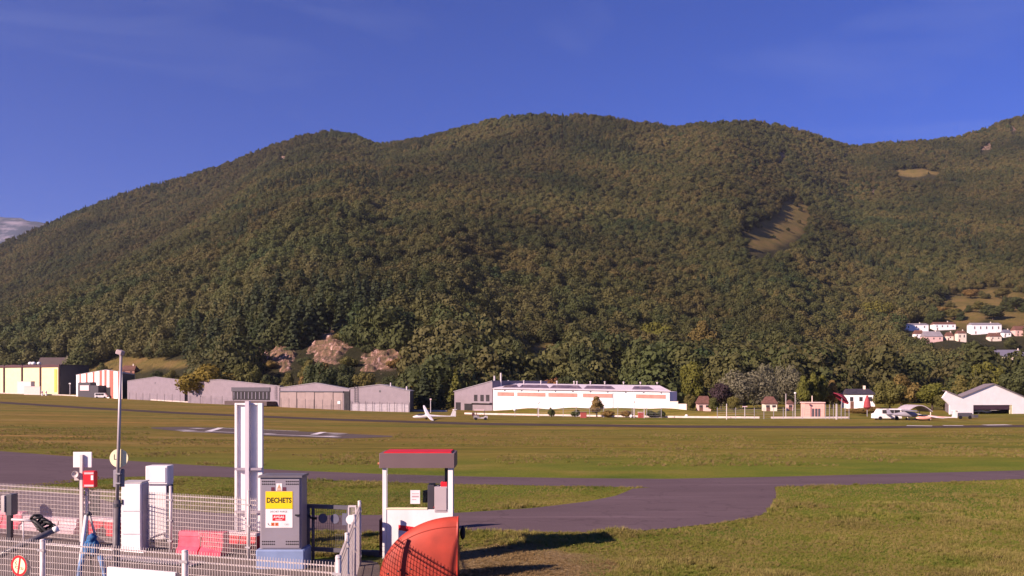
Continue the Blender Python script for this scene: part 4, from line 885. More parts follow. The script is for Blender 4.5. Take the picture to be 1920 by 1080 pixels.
far_fence('grey mesh fence right of the pink kiosk', [(1548,786),(1592,786)], 2.8, 6, GALV)
def post(label, px_, pb, pt, r=.06, head=None, name='fence_post', cat='post', m=None):
    q = at(px_, pb); t = thing(name, label, cat, q); h = zpx(q, pt); MB().tube([(0,0,-.2),(0,0,h)], [r*1.2,r*.9], 7).build('pole', m or GALVW, t)
    if head: head(t, h)
    return t
LH = lambda t, h: MB().ball((0,0,h+.1), .26, 10, 6, (1,1,.7)).build('lamp_head', WHITE, t, True)
post('pole with a small sign box beside the raised glider wing', 807.5, 774, 750, .09, lambda t, h: MB().box(-.2,.2,-.12,.12,h,h+.35).build('sign_box', PALEP, t), 'marker_pole', 'pole')
post('pale pole on the grass bank under the third salmon window band', 1010, 782, 756, .07, LH, 'lamp_post', 'lamp post')
post('lamp pole beside the rounded bushes at the end of the white hall', 1189, 783.5, 754, .09, LH, 'lamp_post', 'lamp post')
post('white pole between the red box and the bushes', 1208, 784, 762, .07)
post('tall white pole before the mesh fence by the willow', 1362.5, 786.5, 757, .08)
post('pole with a crossbar on the fence by the willow', 1396.5, 784, 763, .07, lambda t, h: MB().box(-.5,.5,-.05,.05,h,h+.16).build('crossbar', PALEP, t))
post('tall thin mast behind the tiny pale house', 1473.5, 783, 738, .06, None, 'mast', 'mast')
post('tall lamp mast with a white globe left of the pink kiosk', 1491, 783, 738, .06, LH, 'lamp_post', 'lamp post')
post('pole standing at the end of the mesh fence by the kiosk', 1568, 786.5, 757, .09)
for k, (a, b, lab) in enumerate(((965.5,783.5-15,'round white marker ball on the grass bank by the grey end'),(1183.5,780.5,'round white marker ball beside the lamp pole and bushes'),(1287,780,'round white marker ball on the bare bank past the stepped wall'))):
    q = at(a, 781 if k == 0 else b+3); q.z += zpx(q, b if k else 768)
    t = thing('marker_ball', lab, 'marker', q, 0, 'white marker balls on the grass bank'); MB().ball((0,0,0), .34, 14, 8).build('ball', WHITE, t, True); MB().tube([(0,0,-2.2),(0,0,-.3)], .05, 6).build('stake', GALV, t)
for a, lab in ((1094,'rust red crate at the kerb below the white hall'),(1202,'rust red crate with a white side by the rounded bushes')):
    q = at(a, 783.5); t = thing('crate', lab, 'crate', q, 0); MB().cbox(-.6,.6,-.4,.4,0,1.1,.05).build('box', mat('rust red', (.34,.07,.06), .7), t); MB().cbox(-.65,.65,-.45,.45,1.103,1.2,.04).build('lid', PALEP if a > 1100 else ROOFB, t)
q = at(1590, 777); t = thing('hedge', 'low brown hedge along the front of the white two storey house', 'hedge', q)
HM = crown_mesh('hedge', 'shrub', 2600, .05, 77, G_OLIVE); o = bpy.data.objects.new('leaves', HM); COL.objects.link(o); o.parent = t; o.scale = (7.5, 1.6, 2.0); o.location = (4.2, 0, 0)
# red parasol by the white house
q = at(1577, 781); t = thing('parasol', 'dark red tilted parasol beside the white two storey house', 'parasol', q); hq = zpx(q, 744)
MB().tube([(0,0,-.1),(.2,0,hq)], .08, 7).build('pole', GALV, t)
b = MB(); b.m = Matrix.Translation((.2,0,hq)) @ Matrix.Rotation(math.radians(38),4,'Y'); b.lathe([(0,.5),(.9,.2),(1.9,-.35),(1.85,-.5)], n=10); b.build('canopy', mat('dark red cloth', (.20,.015,.035), .8), t)
q = at(1626, 781); t = thing('parasol', 'closed red parasol before the white two storey house', 'parasol', q); MB().tube([(0,0,0),(0,0,3.6)], .07, 7).build('pole', GALV, t)
MB().lathe([(.12,1.4),(.75,1.9),(.6,3.0),(.2,4.2),(0,4.4)], n=12).build('canopy', mat('dull red cloth', (.32,.05,.06), .8), t)

# ------------------------------------------------------------------ aircraft and vehicles on the field
def glider(label, q, rz, L=8.0, tilt=0, fus=WHITE, fin=WHITE, span=7.5, dihed=0.0):
    t = thing('glider', label, 'glider', q, rz)
    b = MB(); ns, nr = 16, 12; prof = [(0,.02,.46),(.03,.17,.46),(.09,.29,.48),(.17,.37,.52),(.26,.42,.56),(.35,.36,.60),(.45,.24,.60),(.60,.16,.56),(.80,.11,.53),(.97,.08,.53),(1,.02,.53)]
    vs = []; fs = []
    for s_, r_, zc in prof:
        for k in range(nr): a = 2*math.pi*k/nr; vs.append((-L*.4+s_*L, r_*.8*math.cos(a), zc+.05+r_*math.sin(a)))
    for i in range(len(prof)-1):
        for k in range(nr): j = (k+1)%nr; fs.append((i*nr+k,(i+1)*nr+k,(i+1)*nr+j,i*nr+j))
    b.add(vs, fs).build('fuselage', fus, t, True)
    MB().ball((-L*.4+.2*L, 0, .86), .42, 14, 8, (2.2,.72,.62)).build('canopy', mat('tinted canopy', (.05,.05,.06), .08), t, True)
    for sg in (-1, 1):
        b = MB(); b.m = Matrix.Translation((-L*.4+.36*L, sg*.2, .78)) @ Matrix.Rotation(sg*(math.radians(tilt*1.0)), 4, 'X') if False else Matrix.Translation((-L*.4+.36*L, sg*.2, .78)) @ Matrix.Rotation(math.radians(tilt)+sg*math.radians(dihed), 4, 'X')
        st = [(0,.40,.06),(.5,.34,.045),(.85,.25,.03),(1,.13,.015)]; vs = []; fs = []
        for s_, c, th in st:
            y = sg*s_*span; up = .45*max(0, s_-.6)**2*2
            for xx, zz in ((-c,0),(-c*.4,th),(c,.0),(-c*.4,-th)): vs.append((xx, y, zz+up))
        for i in range(3):
            for k in range(4): j = (k+1)%4; fs.append((i*4+k,i*4+j,(i+1)*4+j,(i+1)*4+k))
        fs.append((12,13,14,15)); b.add(vs, fs).build('wing', WHITE, t)
    xt = L*.6; MB().add([(xt-1.0,-.05,.55),(xt+.05,-.05,.50),(xt+.1,-.03,1.9),(xt-.45,-.03,1.9),(xt-1.0,.05,.55),(xt+.05,.05,.50),(xt+.1,.03,1.9),(xt-.45,.03,1.9)], [(0,1,2,3),(7,6,5,4),(0,4,5,1),(1,5,6,2),(2,6,7,3),(3,7,4,0)]).build('fin', fin, t)
    MB().box(xt-.42, xt+.12, -1.25, 1.25, 1.83, 1.90).build('tailplane', fin, t)
    o = MB(); o.m = Matrix.Translation((-L*.4+.32*L,0,.2)) @ Matrix.Rotation(math.radians(90),4,'X'); o.lathe([(0,-.06),(.22,-.06),(.22,.06),(0,.06)], n=14).build('wheel', BLACK, t)
    return t
q = at(806, 786.5); glider('white glider on the runway with its far wing tip raised', q, math.radians(12), 8.2, 9.5, dihed=3)
q = at(1748, 789); glider('small white glider with an orange red nose before the arched shelter', q, math.radians(1), 7.4, 3, mat('white orange shell', (.78,.70,.70), .4, .6, .35, c2=(.75,.20,.10)), DGREY if False else WHITE, 5.5)
# golf cart
q = at(901, 787.5); t = thing('golf_cart', 'white roofed golf cart standing behind the glider tail', 'cart', q, math.radians(4))
MB().prism([(-1.35,.3),(1.3,.3),(1.35,.75),(1.0,.85),(.55,.55),(-.2,.5),(-.3,.85),(-1.3,.9)], -.6, .6).build('body', mat('cart body', (.55,.50,.52), .4, .3, 1, c2=(.06,.05,.06)), t)
MB().cbox(-1.15,.75,-.62,.62,1.82,1.95,.06).build('roof', PALEP, t)
for xx, yy in ((-1.1,-.56),(-1.1,.56),(.7,-.56),(.7,.56)): MB().tube([(xx*1.02,yy,.7),(xx,yy,1.82)], .035, 6).build('roof_post', DGREY, t)
MB().box(-.75,-.2,-.55,.55,.86,.98).build('seat', ROOFB, t); MB().box(-.85,-.72,-.55,.55,.98,1.45).build('backrest', ROOFB, t); MB().box(-1.6,-1.2,-.5,.5,.75,1.35).build('bag_rack', BROWN, t)
for xx in (-.9,.9):
    for yy in (-.58,.58):
        o = MB(); o.m = Matrix.Translation((xx,yy,.27)) @ Matrix.Rotation(math.radians(90),4,'X'); o.lathe([(0,-.1),(.27,-.1),(.27,.1),(0,.1)], n=14).build('wheel', BLACK, t)
MB().tube([(.35,0,.7),(.2,0,1.15)], .03, 6).build('steering_column', BLACK, t)
car('parked_van', 'white passenger van parked on the grass left of the arched shelter', at(1662, 787), math.radians(180), 4.9, 1.9, 2.05, WHITE, 'van', True)
# grey light aircraft
q = at(1697, 788); t = thing('light_aircraft', 'grey light aircraft standing behind the white passenger van', 'aircraft', q, math.radians(170))
GP = mat('grey aircraft', (.30,.28,.33), .4, .1, 1); b = MB(); nr = 10; vs = []; fs = []
for s_, r_, zc in ((-2,.15,1.0),(-1.8,.42,1.0),(-1,.55,1.05),(0,.55,1.15),(.8,.38,1.1),(2,.2,1.05),(3,.1,1.1)):
    for k in range(nr): a = 2*math.pi*k/nr; vs.append((s_, r_*.8*math.cos(a), zc+r_*math.sin(a)))
for i in range(6):
    for k in range(nr): j = (k+1)%nr; fs.append((i*nr+k,(i+1)*nr+k,(i+1)*nr+j,i*nr+j))
b.add(vs, fs).build('fuselage', GP, t, True); MB().box(-1.0,.3,-4.2,4.2,1.72,1.86).build('wing', GP, t)
MB().prism([(2.2,1.1),(3.1,1.1),(3.2,2.1),(2.8,2.1)], -.04,.04).build('fin', GP, t); MB().box(2.4,3.1,-1.4,1.4,1.1,1.16).build('tailplane', GP, t)
for a, y in ((-.5,-.9),(-.5,.9),(-1.7,0)):
    o = MB(); o.m = Matrix.Translation((a,y,.22)) @ Matrix.Rotation(math.radians(90),4,'X'); o.lathe([(0,-.07),(.22,-.07),(.22,.07),(0,.07)], n=12); o.m = Matrix.Identity(4); o.tube([(a,y,.25),(a,y*.4,.8)], .035, 5); o.build('wheel', BLACK, t)
MB().box(-2.08,-2.02,-.06,.06,.25,1.75).build('propeller', DARK, t)
# arched shelter
q0, q1 = at(1711,788), at(1757,788); w = q1.x-q0.x; t = thing('arched_shelter', 'open shelter with a pale grey arched roof over the red nosed glider', 'shelter', q0); h = zpx(q0,773)
for xx in (0, w):
    for yy in (2.0, 6.5): MB().tube([(xx,yy,-.2),(xx,yy,h)], .09, 7).build('post', CREAMH, t)
arc = [(-.2+(w+.4)*k/12, h+1.15*math.sin(math.pi*k/12)) for k in range(13)]; arc2 = [(x,z+.14) for x,z in arc]
MB().prism(arc+arc2[::-1], 1.6, 7).build('roof', mat('pale roof', (.46,.40,.42), .5), t)
# trailer and small plane by the hangar door
q = at(1806, 785.5); t = thing('trailer', 'dark low trailer in front of the white double gabled hangar', 'trailer', q); MB().cbox(-1.4,1.4,-.7,.7,.45,1.15,.06).build('body', DGREY, t)
for xx in (-.9,.9): 
    o = MB(); o.m = Matrix.Translation((xx,-.75,.32)) @ Matrix.Rotation(math.radians(90),4,'X'); o.lathe([(0,-.08),(.32,-.08),(.32,.08),(0,.08)], n=12).build('wheel', BLACK, t)
MB().tube([(1.4,0,.5),(2.4,0,.45)], .05, 6).build('drawbar', DGREY, t)
q = at(1828, 786); t = thing('trolley', 'small dark trolley between the low trailer and the hangar doorway', 'trolley', q); MB().cbox(-.5,.5,-.3,.3,.3,.8,.05).build('body', DGREY, t); MB().tube([(.5,0,.8),(.8,0,1.2)], .04, 6).build('handle', DGREY, t)
q = at(1856, 776.5); q.y += 3.0; glider('pale glider parked inside the dark hangar doorway', Vector((q.x,q.y,gz(q.x,q.y))), math.radians(200), 6.8, 0, WHITE, GP, 4.0)

# ------------------------------------------------------------------ single trees
def htree(label, px_, pb, pt, wpx, kc, m, name='broadleaf_tree', D=None, group=None, cat='tree', on_hill=False):
    q = at_hill(px_, pb) if on_hill else (at(px_, pb) if D is None else None)
    if D is not None:
        x = (px_-PX0)/F*D; q = Vector((x, D, hz(x, D)))
    h = H+(HY-pt)/F*q.y-q.z; w = wpx/F*q.y
    return tree(name, label, q, h/.97, w, kc, m, group, cat)
htree('spreading golden yellow tree standing alone before the grey hangars', 390, 756, 680, 128, 'wide', G_YEL, 'golden_tree')
htree('dark layered cedar between the pale plinth hangar and the long white hall', 796, 768, 688, 62, 'conifer', G_CON, 'cedar_tree', D=245)
htree('slimmer dark cedar just right of the widest cedar', 824, 768, 704, 40, 'conifer', G_CON, 'cedar_tree', D=250)
htree('light yellow green conifer beside the grey sloping end of the white hall', 855, 770, 690, 46, 'conifer', G_LIME, 'conifer_tree', D=255)
htree('great pale silver willow with hanging branches right of the white hall', 1395, 780, 694, 92, 'willow', G_PALE, 'willow_tree', D=250)
htree('tall willow with silvery top behind the great pale willow', 1434, 780, 682, 48, 'willow', G_PALE, 'willow_tree', D=268)
htree('silver topped willow standing right of the other willows', 1474, 780, 683, 50, 'willow', G_PALE, 'willow_tree', D=290)
htree('dark purple leaved round tree tucked under the great willow', 1352, 782, 716, 44, 'round', mat('purple leaves', (.045,.025,.028), .8, .3, 1), 'purple_tree', D=246)
for k, (a, top, lab) in enumerate(((1506,704,'yellow green poplar column left above the pink kiosk'),(1524,698,'tallest yellow green poplar column behind the pink kiosk'),(1542,702,'yellow green poplar column nearest the red parasol'),(1560,712,'short olive poplar at the end of the poplar row'))):
    htree(lab, a, 780, top, 26, 'tall', G_LIME if k < 3 else G_OLIVE, 'poplar_tree', D=245+k*3, group='poplars behind the pink kiosk')
htree('broad green tree between the white house and the arched shelter', 1668, 783, 712, 70, 'wide', G_MID, D=222)
htree('brownish wide tree rising behind the green tree by the white house', 1690, 783, 700, 80, 'wide', G_OLIVE, D=245)
htree('yellow green tree just left of the white double gabled hangar', 1748, 783, 716, 64, 'round', G_LIME, D=228)
htree('dark green bushy tree against the end of the white double gabled hangar', 1770, 783, 738, 40, 'round', G_MID, D=222)
htree('pale green rounded tree above the white double gabled hangar', 1850, 770, 676, 74, 'wide', G_PALE if False else G_LIME, D=330)
htree('dark green tree above the right slope of the white hangar roof', 1905, 770, 690, 60, 'round', G_DARK, D=300)
htree('small bronze tree before the third salmon window band', 1119, 782, 743, 26, 'tall', G_OLIVE, 'small_tree')
for a, b, w, lab in ((1034,782,14,'small round bush against the white hall left of the bronze tree'),(1175,783,32,'low reddish hedge bush at the foot of the white hall'),(1221,783,22,'left one of two round bushes at the end of the white hall'),(1240,783,20,'right one of two round bushes at the end of the white hall'),(1140,783,28,'flat brown bush right beside the small bronze tree'),(1080,782,20,'low dark bush left of the small bronze tree')):
    q = at(a, b); tree('bush', lab, q, zpx(q, b-16 if w > 18 else b-20), w/F*q.y, 'shrub', G_OLIVE if w in (32,28) else G_DARK, 'bushes at the foot of the white hall', 'bush')
htree('rounded green bush between the small red roofed house and the willow', 1338, 784, 744, 22, 'round', G_MID, 'small_tree', D=212)
htree('rounded green bush left of the small red roofed house', 1294, 784, 738, 22, 'round', G_MID, 'small_tree', D=215)
htree('small green tree before the mesh fence under the willow', 1376, 785, 742, 26, 'round', G_MID, 'small_tree', D=205)
htree('dark bushy evergreen behind the beige door hangar', 600, 770, 676, 78, 'wide', G_DARK, D=262)
htree('round dark green tree behind the louvred hangar', 463, 768, 676, 62, 'wide', G_MID, D=300)
htree('broad dark tree standing on the meadow above the white hall', 1090, 735, 640, 66, 'wide', G_DARK, D=330)
htree('dark pine leaning over the meadow above the white hall', 968, 740, 632, 60, 'wide', G_DARK, D=320)
htree('golden round tree with a pale trunk on the slope above the white hall', 1232, 668, 600, 60, 'round', G_LIME, on_hill=True)
htree('broad olive brown tree on the slope right of the golden round one', 1318, 672, 598, 70, 'wide', G_OLIVE, on_hill=True)
htree('lime yellow tree on the slope behind the stepped cream wall', 1298, 760, 676, 50, 'round', G_LIME, D=290)
htree('light yellow green spreading tree on the slope left of the hillside houses', 1645, 606, 562, 74, 'wide', G_LIME, on_hill=True)
for a, b_, w_, lab, mm in ((1838,586,26,'dark round tree alone in the upper hillside meadow',G_MID),(1862,600,34,'cluster of green trees between the two hillside meadow strips',G_DARK),(1880,560,24,'small olive tree near the top of the hillside meadow',G_OLIVE),(1820,560,22,'small olive bushy tree at the upper meadow edge',G_OLIVE),(1790,600,26,'green tree just above the long white hillside houses',G_MID),(1905,580,28,'dark tree at the meadow near the photo edge',G_DARK),(1760,596,26,'round olive tree behind the hillside row of houses',G_OLIVE)):
    htree(lab, a, b_, b_-w_*.85, w_*1.3, 'round', mm, 'meadow_tree', on_hill=True, group='trees in the hillside meadow')
for a, b_, w_, lab, mm in ((575,690,26,'dark bush left of the largest rock face',G_DARK),(655,688,24,'green bush right of the largest rock face',G_MID),(640,640,22,'green bush above the largest rock face',G_MID),(510,692,20,'olive bush between the two narrow rock faces',G_OLIVE),(690,664,22,'dark bush above the wide rock face',G_DARK),(740,690,22,'olive bush low in front of the wide rock face',G_OLIVE),(762,672,22,'green bush between the wide rock face and the smallest one',G_MID)):
    htree(lab, a, b_, b_-w_*.9, w_*1.5, 'shrub', mm, 'rock_bush', on_hill=True, group='bushes among the rock faces', cat='bush')
# trees along the foot of the hill, built one by one
ZONES = [(0,240,'behind the cream hall and the striped hangar'),(240,440,'behind the golden tree'),(440,660,'behind the louvred hangar and the beige doors'),(660,860,'behind the pale plinth hangar and the cedars'),(860,1280,'behind the long white hall'),(1280,1500,'behind the willows'),(1500,1780,'behind the poplars and the white house'),(1780,1921,'behind the white double gabled hangar')]
KN = [('round',G_DARK,'dark green round tree'),('wide',G_MID,'spreading mid green tree'),('tall',G_OLIVE,'tall olive tree'),('round',G_OLIVE,'round olive brown tree'),('wide',G_DARK,'spreading dark tree'),('tall',G_MID,'tall green tree'),('wide',G_AUT,'rust tinged spreading tree')]
rr = random.Random(5)
for row, (off, hmin, hmax) in enumerate(((4,8,12),(24,10,15),(50,11,16))):
    xx = -30+row*9
    while xx < 1960:
        kc, mm, lab = KN[rr.choices(range(7), [6,5,2.5,2.5,4,4,1.2 if xx > 900 else .3])[0]]
        u_ = (xx-PX0)/F; d0 = float(prof(np.array([u_]))[0][0])+off+rr.uniform(-6,8); x = u_*d0; zb = hz(x, d0); hh = rr.uniform(hmin,hmax)
        if xx < 330: hh *= .62 if row == 0 else .75
        pxc, pyc = project(x, d0, zb)
        bl = max(float(clear_mask(np.array([pxc+e*F*hh*.36/d0]), np.array([pyc-F*q/d0]), 'rmh', 1.0)[0]) for q in (0, hh*.35, hh*.65, hh*.9) for e in (-1, 0, 1))
        z = [q for q in ZONES if q[0] <= xx < q[1]]
        if bl < .4 and z: tree('hillfoot_tree', lab+' '+z[0][2], Vector((x,d0,zb-.3)), hh, hh*{'round':.85,'wide':1.05,'tall':.62}[kc], kc, mm, 'trees along the foot of the hill')
        xx += rr.uniform(22,40)
# power pole on the slope
q = at_hill(1268, 672); t = thing('power_pole', 'pale wooden power pole with a crossarm on the wooded slope', 'pole', q); MB().tube([(0,0,-1),(0,0,11)], .2, 7).build('pole', CREAMH, t); MB().box(-2.4,2.4,-.12,.12,10.6,10.9).build('crossarm', CREAMH, t)
#@@FORE
# ------------------------------------------------------------------ foreground: fuel station compound
def zz(py, D): return H+(HY-py)/F*D
def xx_(px_, D): return (px_-PX0)/F*D
def gp(px_, D): x = xx_(px_, D); return Vector((x, D, gz(x, D)))
sheet('pavement', [(-160,1001),(200,1002.5),(470,1005),(486,1049),(640,1051),(700,1053),(712,1058)], [(-160,1330),(200,1330),(470,1330),(490,1330),(640,1330),(700,1330),(712,1330)], .018, CONC, n=60, across=30)
A, B = gp(575, 21.25), gp(722, 21.0)
d = B-A; rz = math.atan2(d.y, d.x); b = MB(); b.m = Matrix.Translation(A) @ Matrix.Rotation(rz,4,'Z'); b.cbox(0, d.length, -.09, .09, -.1, .13, .015); kind(b.build('kerb', mat('dark kerb', (.10,.09,.085), .8, .2, 3)), 'structure')
A, B = gp(86, 22.35), gp(272, 21.3); d = B-A; rz = math.atan2(d.y, d.x); b = MB(); b.m = Matrix.Translation(A) @ Matrix.Rotation(rz,4,'Z'); b.cbox(0, d.length, -.05, .05, -.1, .05, .01); kind(b.build('kerb', WHITE), 'structure')
q = gp(270, 20.4); t = thing('drain_grate', 'slatted dark drain grating in the pavement below the white cabinets', 'grate', q, -.35)
m = MB()
for k in range(34): m.box(-1.0+k*.075, -.965+k*.075, -.22, .22, .022, .05)
m.build('slat', GALV, t); MB().box(-1.1, 1.6, -.27, .27, .019, .0215).build('pit', DARK, t)

def mesh_fence(name, label, A, B, h, posts, post_h, wire=.0036, dx=.05, dz=.105, pr=.032, z0=.06, gaps=None, m=None, sqr=False):
    d = B-A; L = Vector((d.x, d.y)).length; t = thing(name, label, 'fence', A, math.atan2(d.y, d.x)); m = m or GALVW
    cuts = [0]+[p*L for p in posts if 0 < p < 1]+[L]
    for a, b_ in zip(cuts, cuts[1:]):
        if b_-a < .15: continue
        w = MB(); a2, b2 = a+pr+.02, b_-pr-.02; n = max(2, int((b2-a2)/dx))
        for k in range(n+1): x = a2+(b2-a2)*k/n; w.box(x-wire, x+wire, -wire, wire, z0, h+.045)
        z = z0+.03; k = 0
        while z < h+.01: w.box(a2-.01, b2+.01, wire+.0005, wire*3, z-wire*1.1, z+wire*1.1); z += dz
        for z in (h-.025, h-.13): w.box(a2-.01, b2+.01, wire*3.2, wire*3.2+.028, z-wire*1.4, z+wire*1.4)
        w.build('mesh_panel', WIRE, t)
    for p in posts:
        ph = post_h if not isinstance(post_h, dict) else post_h.get(p, 1.5)
        w = MB(); w.tube([(p*L,0,-.1),(p*L,0,ph)], pr, 10); w.ball((p*L,0,ph), pr*1.12, 10, 6, (1,1,.5)); po = w.build('post', m, t, True)
        w = MB()
        for z in (.25, h*.55, h-.12): w.box(p*L-pr-.03, p*L+pr+.03, -.006-pr, -pr+.012, z-.02, z+.02)
        w.build('clamp', GALV, po)
    return t
FB0, FB1 = gp(-60, 24.15), gp(484, 20.45)
def frac(px_, A, B): u = (px_-PX0)/F; return (u*A.y-A.x)/((B.x-A.x)-u*(B.y-A.y))
mesh_fence('mesh_fence', 'white welded mesh fence running behind the two white cabinets', FB0, FB1, 1.36, [frac(-50,FB0,FB1), frac(152,FB0,FB1)*1.0+.02, frac(320,FB0,FB1), frac(466,FB0,FB1)], 1.56, pr=.036)
FN0, FN1 = gp(-60, 15.55), gp(637, 13.05)
nf = mesh_fence('mesh_fence', 'white welded mesh fence lowest in the photo carrying the no smoking sign', FN0, FN1, 1.36, [frac(80,FN0,FN1), frac(347,FN0,FN1), .997], {frac(80,FN0,FN1):1.40, frac(347,FN0,FN1):1.40, .997:1.47}, wire=.003, pr=.045)
S0, S1 = gp(633, 13.2), gp(674.5, 19.9)
mesh_fence('mesh_fence', 'white mesh fence running away from the viewer between the gate and the red shell', S0, S1, 1.36, [0.02, .33, .66, .985], 1.46, pr=.04)
# no smoking sign and white board on the near fence
def on_fence(A, B, px_): p = A.lerp(B, frac(px_, A, B)); return p, math.atan2(B.y-A.y, B.x-A.x)
p, rz = on_fence(FN0, FN1, 40); t = thing('no_smoking_sign', 'round no smoking sign with a red ring on the lowest mesh fence', 'sign', (p.x,p.y,0), rz); zc = zz(1060, p.y)
MB().disc((0,zc), .175, -.045, -.025, 36).build('plate', CREAM, t); MB().ring((0,zc), .138, .176, -.048, 40).build('red_ring', RED, t)
m = MB(); m.m = Matrix.Translation((0,0,zc)) @ Matrix.Rotation(math.radians(10),4,'Y'); m.box(-.014,.014,-.053,-.0485,-.142,.142); m.build('red_bar', RED, t)
m = MB(); m.m = Matrix.Translation((0,0,zc-.035)) @ Matrix.Rotation(math.radians(6),4,'Y')
for a in ((-.085,.095,.012,.018),(-.085,.095,-.018,-.012),(-.085,-.079,-.012,.012),(.089,.095,-.012,.012),(.055,.060,-.012,.012)): m.box(a[0],a[1],-.049,-.046,a[2],a[3])
m.m = Matrix.Translation((0,0,zc)); m.tube([(-.075,-.0475,.0),(-.05,-.0475,.02),(-.08,-.0475,.045),(-.055,-.0475,.075),(-.085,-.0475,.09)], .004, 5); m.tube([(-.09,-.0475,.02),(-.065,-.0475,.04),(-.095,-.0475,.06)], .003, 5)
m.build('cigarette', INK, t)
p, rz = on_fence(FN0, FN1, 206); q, _ = on_fence(FN0, FN1, 333); L = (q-p).length; t = thing('white_board', 'wide plain white board fixed to the lowest mesh fence', 'board', (p.x,p.y,0), rz)
MB().cbox(0, L, -.06, -.03, .45, zz(1061, p.y)-.01, .004).build('panel', WHITE, t); MB().box(-.012, L+.012, -.028, -.016, .44, zz(1061, p.y)).build('frame', GALV, t)
# tall lamp pole
D = 14.6; q = gp(218, D); t = thing('lamp_pole', 'slender leaning lamp pole with a small floodlight, a round cream plate and a grey plate', 'lamp pole', q)
def lx(px_): return xx_(px_, D)-q.x
MB().tube([(-.02,0,-.1),(lx(219.5),0,zz(940,D))], [.062,.056], 12).build('base_tube', mat('purple grey steel', (.13,.11,.12), .5, .2, 8), t, True)
MB().tube([(lx(219.5),0,zz(940,D)),(lx(223.5),0,zz(800,D)),(lx(227),0,zz(668,D))], [.030,.026,.022], 10).build('pole', mat('lilac galvanised', (.40,.35,.37), .45, .1, 6, .2), t, True)
MB().tube([(lx(219.5),0,zz(952,D)),(lx(219.6),0,zz(946,D))], .07, 12).build('collar', DGREY, t)
m = MB(); m.tube([(lx(227),0,zz(669,D)),(lx(227.5),-.02,zz(663,D)),(lx(230),-.06,zz(661,D))], .028, 8); m.m = Matrix.Translation((lx(229),-.06,zz(662,D))) @ Matrix.Rotation(.3,4,'Y'); m.cbox(-.05,.055,-.07,.05,-.045,.025,.012); m.build('floodlight', mat('pink grey lamp', (.50,.38,.38), .5), t)
o = MB().disc((lx(220.5), zz(861.5,D)), .152, .045, .06, 40).build('round_plate', CREAM, t); text('L', .13, INK, o, Vector((lx(214),.0435,zz(860,D))))
MB().cbox(lx(209), lx(230.5), .045, .075, zz(915.5,D), zz(882,D), .02).build('grey_plate', mat('plate grey', (.30,.27,.32), .45), t)
m = MB()
for y in (890, 908): m.box(lx(216), lx(226.5), -.036, .044, zz(y,D)-.012, zz(y,D)+.012)
m.build('bracket', GALV, t)
# siren post
D = 22.4; q = gp(153, D); t = thing('siren_post', 'white post with a square white plate, a red box and a pale siren', 'post', q)
def lx(px_): return xx_(px_, D)-q.x
MB().box(-.035,.035,-.035,.035,-.1, zz(855,D)).build('post', mat('post paint', (.70,.62,.58), .5, .1, 4), t)
MB().cbox(lx(135.5), lx(171), .037, .06, zz(879,D), zz(850,D), .012).build('square_plate', WHITE, t)
o = MB().cbox(lx(159), lx(181.5), -.10, .06, zz(915.5,D), zz(885,D), .025).build('red_box', RED, t)
MB().box(lx(161.5), lx(179), -.106, -.101, zz(891,D), zz(887.5,D)).build('pale_band', PALEP, o); MB().box(lx(161.5), lx(179), -.106, -.101, zz(914,D), zz(910.5,D)).build('pale_band', PALEP, o); MB().box(lx(174), lx(178.5), -.106, -.101, zz(902,D), zz(893,D)).build('label', WHITE, o)
m = MB(); m.m = Matrix.Translation((lx(144.5),-.03,zz(891,D))) @ Matrix.Rotation(math.radians(90),4,'X'); m.lathe([(0,-.05),(.05,-.05),(.085,.08),(.08,.08),(0,.02)], n=16); m.m = Matrix.Identity(4); m.box(lx(140.5),lx(149),-.04,.05,zz(903,D),zz(897,D)); m.box(lx(146),-.034,-.02,.02,zz(893,D),zz(890,D)); m.build('siren', mat('siren beige', (.55,.47,.45), .5), t)
m = MB(); m.tube([(-.06,.02,zz(903,D)),(-.08,.02,zz(915,D)),(-.05,.03,zz(925,D)),(-.05,0,.4)], .014, 6); m.build('cable', BLACK, t)
# grey control box on dark stand
D = 22.6; q = gp(18, D); t = thing('control_box', 'tall grey box on a dark stand behind the mesh fence', 'box', q); lx = lambda p: xx_(p, D)-q.x
MB().cbox(lx(10.5), lx(16.8), -.2, .12, zz(962,D), zz(931,D), .01).build('bright_door', mat('pale door', (.62,.55,.52), .5), t); MB().cbox(lx(16.9), lx(29), -.17, .12, zz(968,D), zz(929,D), .012).build('casing', mat('dark casing', (.11,.105,.115), .5), t)
MB().box(lx(14.5), lx(22.5), -.06, .06, 0, zz(968,D)-.002).build('stand', mat('dark stand', (.04,.035,.045), .6), t)
# black nozzle and hose bundle on a rail
D = 21.6; q = gp(62, D); t = thing('hose_rail', 'steel rail holding a black coiled hose behind the tilted grey pipe', 'hose', q); lx = lambda p: xx_(p, D)-q.x
m = MB(); m.tube([(lx(22),0,zz(977,D)),(lx(66),-.05,zz(979,D))], .03, 8); m.tube([(lx(44),0,0),(lx(44),0,zz(978,D))], .02, 6); m.build('rail', GALVW, t, True)
m = MB()
for k in range(5):
    r = random.Random(k); c = (lx(70+k*6), -.06+.04*r.random(), zz(977+k*4,D)); pts = []
    for j in range(17): a = 2*math.pi*j/16; pts.append((c[0]+(.13+.02*k)*math.cos(a), c[1]+.05*math.sin(a*2+k), c[2]+(.10+.018*r.random())*math.sin(a)))
    m.tube(pts, .034, 8, False)
m.tube([(lx(58),0,zz(976,D)),(lx(74),-.1,zz(982,D)),(lx(90),-.1,zz(1000,D)),(lx(104),-.06,zz(990,D))], .05, 8); m.build('hose', BLACK, t, True)
